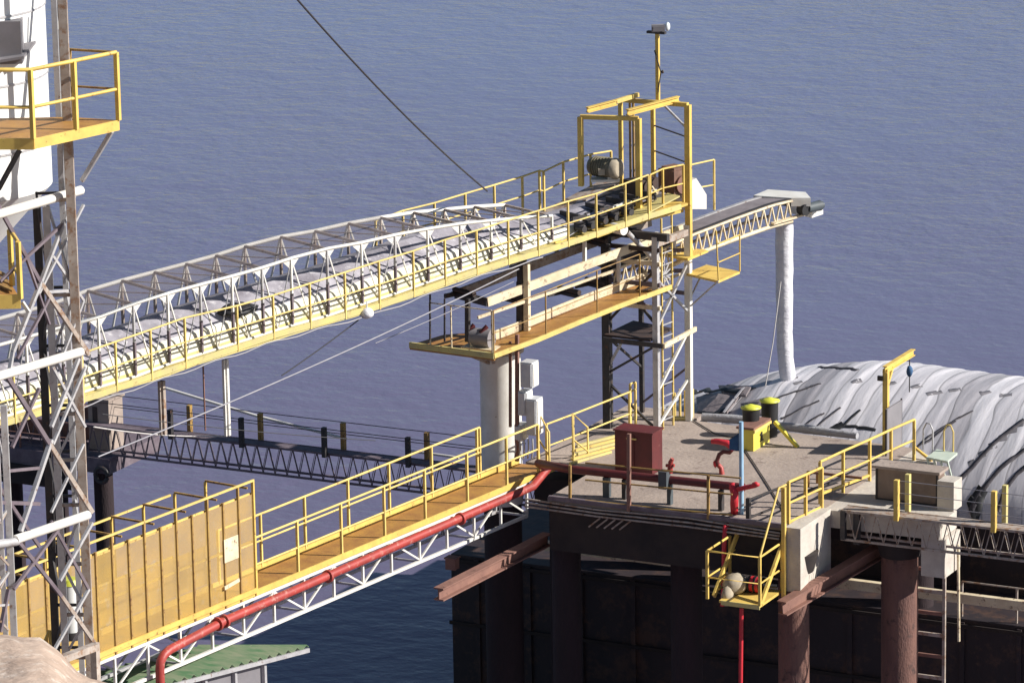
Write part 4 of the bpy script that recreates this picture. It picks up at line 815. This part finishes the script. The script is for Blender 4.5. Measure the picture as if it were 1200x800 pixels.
# ================================================================== CATWALK TRUSSES
def catwalk(name,label,x0,x1,y,zt,zb,dep,nseg,mt,posts,hp,group=None,floor='oldgalv'):
    t=thing(name,label,'catwalk',((x0+x1)/2,y,zb))
    for s_,yy in (('near_truss',y),('far_truss',y+dep)):
        web=MB(); o=part('top_chord',MB().bar(V((x0,yy,zt)),V((x1,yy,zt)),.05,.05),mt,t); part('bottom_chord',MB().bar(V((x0,yy,zb)),V((x1,yy,zb)),.045,.045),mt,t)
        for i in range(nseg):
            a=x0+(x1-x0)*i/nseg; b_=x0+(x1-x0)*(i+1)/nseg; mid=(a+b_)/2
            if s_=='near_truss': 
                part('diagonal',MB().bar(V((a,yy,zb)),V((mid,yy,zt)),.018,.018),mt,o); part('diagonal',MB().bar(V((mid,yy,zt)),V((b_,yy,zb)),.018,.018),mt,o)
            else: web.tube([V((a+.1,yy,zb)),V((mid+.1,yy,zt)),V((b_+.1,yy,zb))],.010,4,caps=True)
        if s_=='far_truss': part('web',web,mt,t)
    part('floor_grating',MB().aabb((x0,y+.05,zt-.02),(x1,y+dep-.05,zt+.02)),floor,t)
    for x,yy,m2 in posts: part('post',MB().bar(V((x,yy,zt-.05)),V((x,yy,zt+hp)),.09,.11),m2,t)
    return t
zt=-.98; yb_=2.65; zb=PY(497,577,yb_).z; 
pts=[]
for px in (203,286,383,481,): 
    x=PY(px,517+(px-260)*.115,yb_).x; pts.append((x,yb_-.1,'dark')); pts.append((x+.2,yb_+.40,'brown_yellow'))
x=PY(190,505,yb_).x; 
backc=catwalk('catwalk','dark lattice catwalk low over the river, passing behind the white column',PY(100,500,yb_).x-6,PY(640,560,yb_).x,yb_,zt,zb,.34,58,'lattice',pts,.62,floor='lattice')
wl=MB()
for h_ in (.62,.35): wl.tube([V((-16,yb_+.5,zt+h_)),V((-3,yb_+.5,zt+h_-.02))],.010,5)
wl.tube([V((-16,yb_-.1,zt+.6)),V((-3,yb_-.1,zt+.58))],.010,5)
part('guard_wire',wl,'darkcable',backc)
yr=-.42; ztr=PY(1046,605,yr).z; zbr=PY(1125,648,yr).z
pts=[]
for px in (1052,1166):
    x=PY(px,600,yr).x; pts.append((x,yr-.06,'yellow')); pts.append((x+.05,yr+.42,'floor_yel'))
rc=catwalk('catwalk','grey lattice catwalk crossing in front of the brown kiosk at the right',5.75,16,yr,ztr,zbr,.35,34,'oldgalv',pts,.78)
wl=MB()
for h_ in (.75,.5,.3): wl.tube([V((6.9,yr,ztr+h_)),V((16,yr,ztr+h_-.05))],.008,5)
part('guard_wire',wl,'cable',rc)
part('bracket',MB().bar(V((5.8,yr,zbr)),V((5.8,yr,ztr)),.1,.1).bar(V((6.05,yr+.1,zbr-.1)),V((6.05,yr+.1,ztr)),.12,.1),'dark',rc)
# access ladder stack behind right pile
k=thing('pile_ladder','rusty cross bars and ladder on the water side of the right hand pile','ladder',(7.3,.7,W))
for i in range(7):
    z_=-1.3-i*.45; part('rung',MB().bar(V((6.95,.75,z_)),V((7.5,.75,z_)),.05,.07),'oldgalv' if i%2 else 'rustbeam',k)
part('rail',MB().bar(V((7.5,.75,-5)),V((7.5,.75,-.9)),.06,.06),'oldgalv',k); part('rail',MB().tube([V((7.95,.4,-2.6)),V((7.92,.4,-.6))],.03,6),'cream',k)
# white mooring pipe
py_=3.6
solo('float_pipe',MB().tube([PY(195,455,py_),PY(300,487,py_),PY(406,514,py_)],.035,8).tube([PY(480,528,py_),PY(538,536,py_)],.03,8),'white','thin white pipe slanting across the river just above the dark catwalk','pipe')
# cables
def cable(a,b_,mt,lab,r=.012,sag=0,n=16,name='cable'):
    P=[lerp(a,b_,i/n)-Hh*(sag*4*(i/n)*(1-i/n)) for i in range(n+1)]; solo(name,MB().tube(P,r,6),mt,lab,'cable')
cable(PD(340,-10,70),PL(571,224,-1.0),'darkcable','dark cable descending from the sky over the river to the middle of the conveyor',.018,.15)
cable(PL(608,315,.7),PD(115,535,78),'cable','pale stay cable slanting from the post under the conveyor down to the shore tower',.014,.1)
cable(PL(602,330,.9),PL(440,402,.9),'cable','short stay cable under the conveyor above the dark catwalk posts',.008,.03)
cable(PL(600,310,.6),PL(690,262,.6),'cable','pale cable loop under the conveyor edge near the cream post',.012,.05)
cable(PD(120,485,80),PD(440,516,84),'darkcable','thin dark line strung behind the catwalk posts',.008,.05)
cable(PD(110,500,79),PY(270,510,2.0),'palecable','pale rope from the shore tower to the foot of the tall upright',.014,.08)
cable(PL(420,375,.7),PL(330,440,.7),'darkcable','short black cable dangling in the gap below the conveyor',.012,.02)
# ================================================================== LEFT DOLPHIN
DY=2.3
ld_=thing('mooring_dolphin','weathered concrete dolphin with a rusty railing behind the shore tower','mooring dolphin',(-13,DY+1,W))
xl=PY(-40,520,DY).x; xr=PY(128,548,DY).x; zt_=PY(60,530,DY).z
part('cap',MB().aabb((xl,DY,zt_-.35),(xr,DY+2.2,zt_)),'lattice',ld_); part('fascia',MB().aabb((xl,DY-.08,zt_-.8),(xr-.9,DY-.003,zt_-.35)),'under',ld_)
for i in range(3): x=lerp(xl,xr,.2+i*.32); part('pile',MB().tube([V((x,DY+.7,W-2)),V((x,DY+.7,zt_-.353))],.22,20),'shaded_pile',ld_)
part('wall',MB().aabb((xl,DY+1.3,zt_+.002),(xr-1.0,DY+1.5,zt_+.75)),'rustbeam',ld_,'rusty corrugated screen')
hr_=[V((xl+i*.35,DY+.1,zt_)) for i in range(int((xr-xl)/.35))]; railing(ld_,'rustbeam',hr_[::2],[p+Hh*.7 for p in hr_[::2]],r=.018)
sw=thing('switch_hut','small pinkish hut with a dark window on the dolphin behind the shore tower','hut',V((xr-.6,DY+1,zt_)))
hx0=PY(104,500,DY+.6).x; hx1=PY(128,500,DY+.6).x
part('body',MB().aabb((hx0,DY+.6,zt_+.002),(hx1,DY+1.2,zt_+1.15)),'concrete',sw); part('window',MB().aabb((hx0+.12,DY+.585,zt_+.5),(hx0+.24,DY+.598,zt_+1.0)),'darkrust',sw); part('roof',MB().aabb((hx0-.04,DY+.55,zt_+1.153),(hx1+.04,DY+1.25,zt_+1.2)),'concrete',sw)
tr_=solo('rubber_fender',MB().tube([V((xr-.15+.16*math.cos(a),DY-.1,zt_-.35+.17*math.sin(a))) for a in [i*math.pi/9 for i in range(18)]],.05,8),'dark','rusty ring fender hanging on the dolphin edge','fender')
# ================================================================== SHORE TOWER
TD=64
tw=thing('shore_tower','tall weathered steel lattice tower at the left carrying the white silo','lattice tower',PD(105,790,TD))
def vert(px,py,dep): 
    p=PD(px,py,dep); return p
cA=vert(90,400,TD); cB=vert(80,400,TD+.5); cC=vert(61,400,TD+.1); cDD=vert(50,400,TD+.6)
zb0=PD(100,840,TD).z; ztop=PD(80,-60,TD).z
chs=[(cA,.125,'oldgalv'),(cB,.08,'galv'),(cC,.10,'galv'),(cDD,.11,'dark')]  # last leg coloured dark to paint its shade
for c_,ww,mt in chs:
    t0=ztop if c_ in (cA,cB) else PD(50,235,TD).z
    part('leg',MB().bar(V((c_.x,c_.y,zb0)),V((c_.x,c_.y,t0)),ww,ww,up=fh),mt,tw)
def zAt(py): return PD(90,py,TD).z
lv=[225,342,415,490,548,605,680,745,800]
def onleg(c_,py): return V((c_.x,c_.y,zAt(py)))
prev=None
for i,py in enumerate(lv):
    part('strut',MB().bar(onleg(cA,py),onleg(cC,py+2),.04,.05),'oldgalv',tw); part('strut',MB().bar(onleg(cB,py),onleg(cDD,py+2),.035,.04),'dark',tw)
    if i<len(lv)-1:
        n_=lv[i+1]; a,b_=(py,n_) if i%2 else (n_,py)
        part('lacing',MB().bar(onleg(cA,a),onleg(cC,b_),.03,.035),'galv',tw); part('lacing',MB().bar(onleg(cC,a),onleg(cDD,b_),.03,.03),'dark',tw); part('lacing',MB().bar(onleg(cA,b_),onleg(cB,a),.025,.03),'galv',tw)
ND=62.6
def N(px,py): return PD(px,py,ND+(px)*.0147)
for (a,b_) in (((-60,268),(95,223)),((-60,458),(95,412)),((18,632),(103,603))):
    part('main_beam',MB().tube([N(*a),N(*b_)],.068,14),'white',tw)
for a,b_,mt,ww in (((-4,238),(48,332),'lattice',.05),((48,332),(104,415),'oldgalv',.06),((88,226),(48,330),'galv',.05),((48,330),(15,412),'galv',.055),((15,412),(10,440),'galv',.05),
     ((6,437),(58,520),'lattice',.06),((58,520),(108,600),'oldgalv',.06),((92,420),(60,500),'galv',.05),((60,515),(24,622),'galv',.06),
     ((20,632),(72,698),'lattice',.05),((72,698),(110,752),'oldgalv',.05),((108,612),(70,680),'galv',.045),((68,620),(16,690),'lattice',.045),((46,455),(14,524),'lattice',.045),((74,262),(0,330),'lattice',.04),((98,240),(45,345),'galv',.035),((62,300),(98,352),'galv',.035),((98,352),(72,420),'galv',.035),((20,420),(60,345),'lattice',.04),((100,430),(62,520),'galv',.04),((98,520),(60,600),'galv',.035),((60,610),(104,690),'lattice',.04),((104,690),(64,760),'galv',.04),((-8,560),(46,640),'lattice',.045),((-10,480),(8,560),'galv',.04),((62,430),(100,500),'galv',.035),((10,690),(0,740),'lattice',.05),((46,590),(-6,588),'lattice',.05),((46,548),(-6,553),'lattice',.04),((88,340),(56,342),'galv',.04),((30,300),(58,380),'lattice',.035)):
    part('brace',MB().bar(N(*a),N(*b_),ww,ww),mt,tw)
lx=N(4,560); 
for px,ww,mt in ((10,.09,'galv'),(0,.07,'galv'),(-14,.08,'oldgalv')):
    c_=N(px,600); part('leg',MB().bar(V((c_.x,c_.y,zb0-.5)),V((c_.x,c_.y,PD(0,470,ND).z)),ww,ww,up=fh),mt,tw)
for i in range(9):
    y=480+i*38; part('lacing',MB().bar(N(10,y),N(-12,y+(30 if i%2 else 2)),.03,.03),'galv',tw); part('lacing',MB().bar(N(10,y+(30 if not i%2 else 0)),N(0,y+19),.025,.03),'oldgalv',tw)
part('main_beam',MB().tube([N(-20,640),N(20,634)],.06,10),'galv',tw)
part('foot_beam',MB().bar(PD(50,780,62.5),PD(112,757,63.9),.12,.1),'oldgalv',tw); part('foot_post',MB().bar(PD(111,752,64),PD(113,805,64),.1,.1),'oldgalv',tw)
part('conduit',MB().tube([PD(68,-20,63.8),PD(69,60,63.8),PD(76,150,63.8),PD(79,230,63.8)],.035,8),'white',tw)
part('conduit',MB().tube([PD(66,0,63.7),PD(72,40,63.75),PD(78,100,63.75),PD(74,140,63.7),PD(82,180,63.75)],.016,6),'dark',tw)
# silo
sl_=thing('silo','large white cylindrical silo at the upper left behind the yellow platform','silo',PD(-65,240,64.6))
sc0=PD(-62,236,65.2); R_=(62+62)/ (F/65.2); part('shell',MB().tube([V((sc0.x,sc0.y,sc0.z+.25)),V((sc0.x,sc0.y,sc0.z+7))],R_,72),'silo',sl_)
part('cone',MB().tube([V((sc0.x,sc0.y,sc0.z-.9)),V((sc0.x,sc0.y,sc0.z+.247))],[.5,R_],48),'silo',sl_)
for h_ in (.9,1.9,2.9): part('seam_ring',MB().tube([V((sc0.x,sc0.y,sc0.z+h_)),V((sc0.x,sc0.y,sc0.z+h_+.03))],R_+.015,72),'galv',sl_)
hb_=PD(6,48,63.6); k=MB(); k.box(hb_,(.5,.35,.62),(r0,fh,Hh)); part('hatch',k,'panelgrey',sl_); part('hatch_shadow',MB().slab([PD(-10,72,63.4),PD(28,66,63.4),PD(42,48,63.8),PD(8,54,63.8)],.04),'panelgrey',sl_)  # grey slab below the hatch is shaped to stand for its shadow

# service platform
pf=thing('service_platform','bright yellow railed platform wrapped around the white silo','platform',PD(100,160,64))
zf=PD(139,140,63.2).z; P=[PZ(139,141,zf),PZ(39,163,zf),PZ(-60,163,zf),PZ(-60,140,zf),PZ(80,137,zf)]
part('floor_plate',MB().slab(P,.05),'orange',pf)
k=MB(); k.bar(P[0]-Hh*.07,P[1]-Hh*.07,.03,.15); part('fascia',k,'yellow',pf); part('fascia',MB().bar(P[1]-Hh*.07,P[2]-Hh*.07,.03,.16),'yellow',pf); part('fascia',MB().bar(P[0]-Hh*.05,P[4]-Hh*.05,.03,.08),'orange',pf)
nb=[P[0],lerp(P[0],P[1],.5),P[1],lerp(P[1],P[2],.6),P[2]]; railing(pf,'yellow',nb,[p+Hh*.98 for p in nb],r=.03,mids=(.46,))
nb=[P[0],lerp(P[0],P[4],.92)]; h_=railing(pf,'brown_yellow',nb,[p+Hh*.98 for p in nb],r=.02,mids=(.46,))
part('bracket',MB().bar(PD(131,154,63.4),PD(96,212,63.9),.05,.06),'galv',pf); part('bracket',MB().bar(PD(23,176,63.3),PD(-2,222,63.2),.05,.06),'dark',pf)
p2=thing('lower_platform','small orange yellow platform corner with a short rail at the left edge','platform',PD(5,355,62.5))
zf2=PD(24,350,62.5).z; P=[PZ(24,350,zf2),PZ(-60,352,zf2),PZ(-60,320,zf2),PZ(8,325,zf2)]
part('floor_plate',MB().slab(P,.05),'orange',p2); part('fascia',MB().bar(P[0]-Hh*.04,P[1]-Hh*.04,.03,.2),'yellow',p2)
nb=[P[0],lerp(P[0],P[3],.6)]; railing(p2,'yellow',nb,[p+Hh*.82 for p in nb],r=.03,mids=(.4,)); part('bracket',MB().bar(PD(26,354,62.6),PD(34,366,62.6),.04,.05),'white',p2)
for i in range(3): part('step',MB().slab([PZ(0-i*3,334-i*8,zf2+.05+.1*i),PZ(14-i*3,340-i*8,zf2+.05+.1*i),PZ(12-i*3,336-i*8,zf2+.05+.1*i),PZ(0-i*3,330-i*8,zf2+.05+.1*i)],.03),'brown_yellow',p2)
# white barrel with lime cap by tower base
wb=PD(84,738,66); wt=thing('white_tank','upright white tank with a lime cap behind the foot of the shore tower','tank',wb)
k=MB().tube([wb,wb+Hh*.72],.15,24); part('body',k,'silo',wt); part('cap',MB().tube([wb+Hh*.723,wb+Hh*.80],[.16,.12],24),'limebin',wt); part('base',MB().tube([wb-Hh*.12,wb-Hh*.003],.17,24),'dark',wt)
yfr=thing('yellow_trestle','little yellow A frame standing behind the foot of the shore tower','frame',PD(55,760,66))
part('leg',MB().bar(PD(58,738,66),PD(48,762,66),.03,.04),'yellow',yfr); part('leg',MB().bar(PD(58,738,66),PD(60,762,66),.03,.04),'yellow',yfr); part('foot',MB().bar(PD(44,763,66),PD(70,763,66),.05,.03),'brown_yellow',yfr)
# ================================================================== GREEN ROOF SHED
zr=-1.0
sd=thing('shed','small shed with a faded green corrugated roof at the bottom left beside the footbridge','shed',PZ(270,790,zr-1.5))
E0=PZ(362,757,zr); E1=PZ(200,799,zr); dirE=(E1-E0).normalized()
E2=E0+dirE*6.5; up_=V((-dirE.y,dirE.x,0)); 
if up_.dot(r0)>0: up_=-up_
# ridge line behind, a bit higher
RG=1.15
nr=30; vs=[]
A0,B0=E0,E2; A1=PZ(235,757,zr+.12); B1=A1+dirE*6.2
for i in range(nr*4+1):
    t=i/(nr*4); e=lerp(A0,B0,t); r_=lerp(A1,B1,t); dz_=.05*math.sin(i*math.pi/2)
    vs+= [e+Hh*dz_,r_+Hh*dz_]
n=nr*4+1; f=[(2*i,2*i+1,2*i+3,2*i+2) for i in range(n-1)]; vs2=vs+[v-Hh*.012 for v in vs]; f+=[(2*i+2*n,2*i+2+2*n,2*i+3+2*n,2*i+1+2*n) for i in range(n-1)]+[(2*i,2*i+2,2*i+2+2*n,2*i+2*n) for i in range(n-1)]+[(2*i+1,2*i+1+2*n,2*i+3+2*n,2*i+3) for i in range(n-1)]
part('roof',MB().add(vs2,f,False),'roof',sd); part('gutter',MB().bar(E0-Hh*.07,E2-Hh*.07,.05,.08),'galv',sd)
ins=-up_*0
wz=zr-.1; inn=(lerp(A1,B1,.5)-lerp(A0,B0,.5)).normalized()*.25; wa=lerp(A0,B0,.13)+inn; wb_=B0+inn
part('wall',MB().bar(V((wa.x,wa.y,zr-1.3)),V((wb_.x,wb_.y,zr-1.3)),.06,2.3),'panelgrey',sd)
for i in range(5):
    p=lerp(wa,wb_,i*.12)-inn*.3; part('post',MB().bar(V((p.x,p.y,zr-2.6)),V((p.x,p.y,zr-.12)),.08,.08),'galv',sd)
wc=V(A1); part('wall',MB().bar(V((wa.x,wa.y,zr-1.3))+inn*.2,V((A1.x,A1.y,zr-1.3))+dirE*.5,.06,2.25),'panelgrey',sd)
print('objects',len(bpy.data.objects))
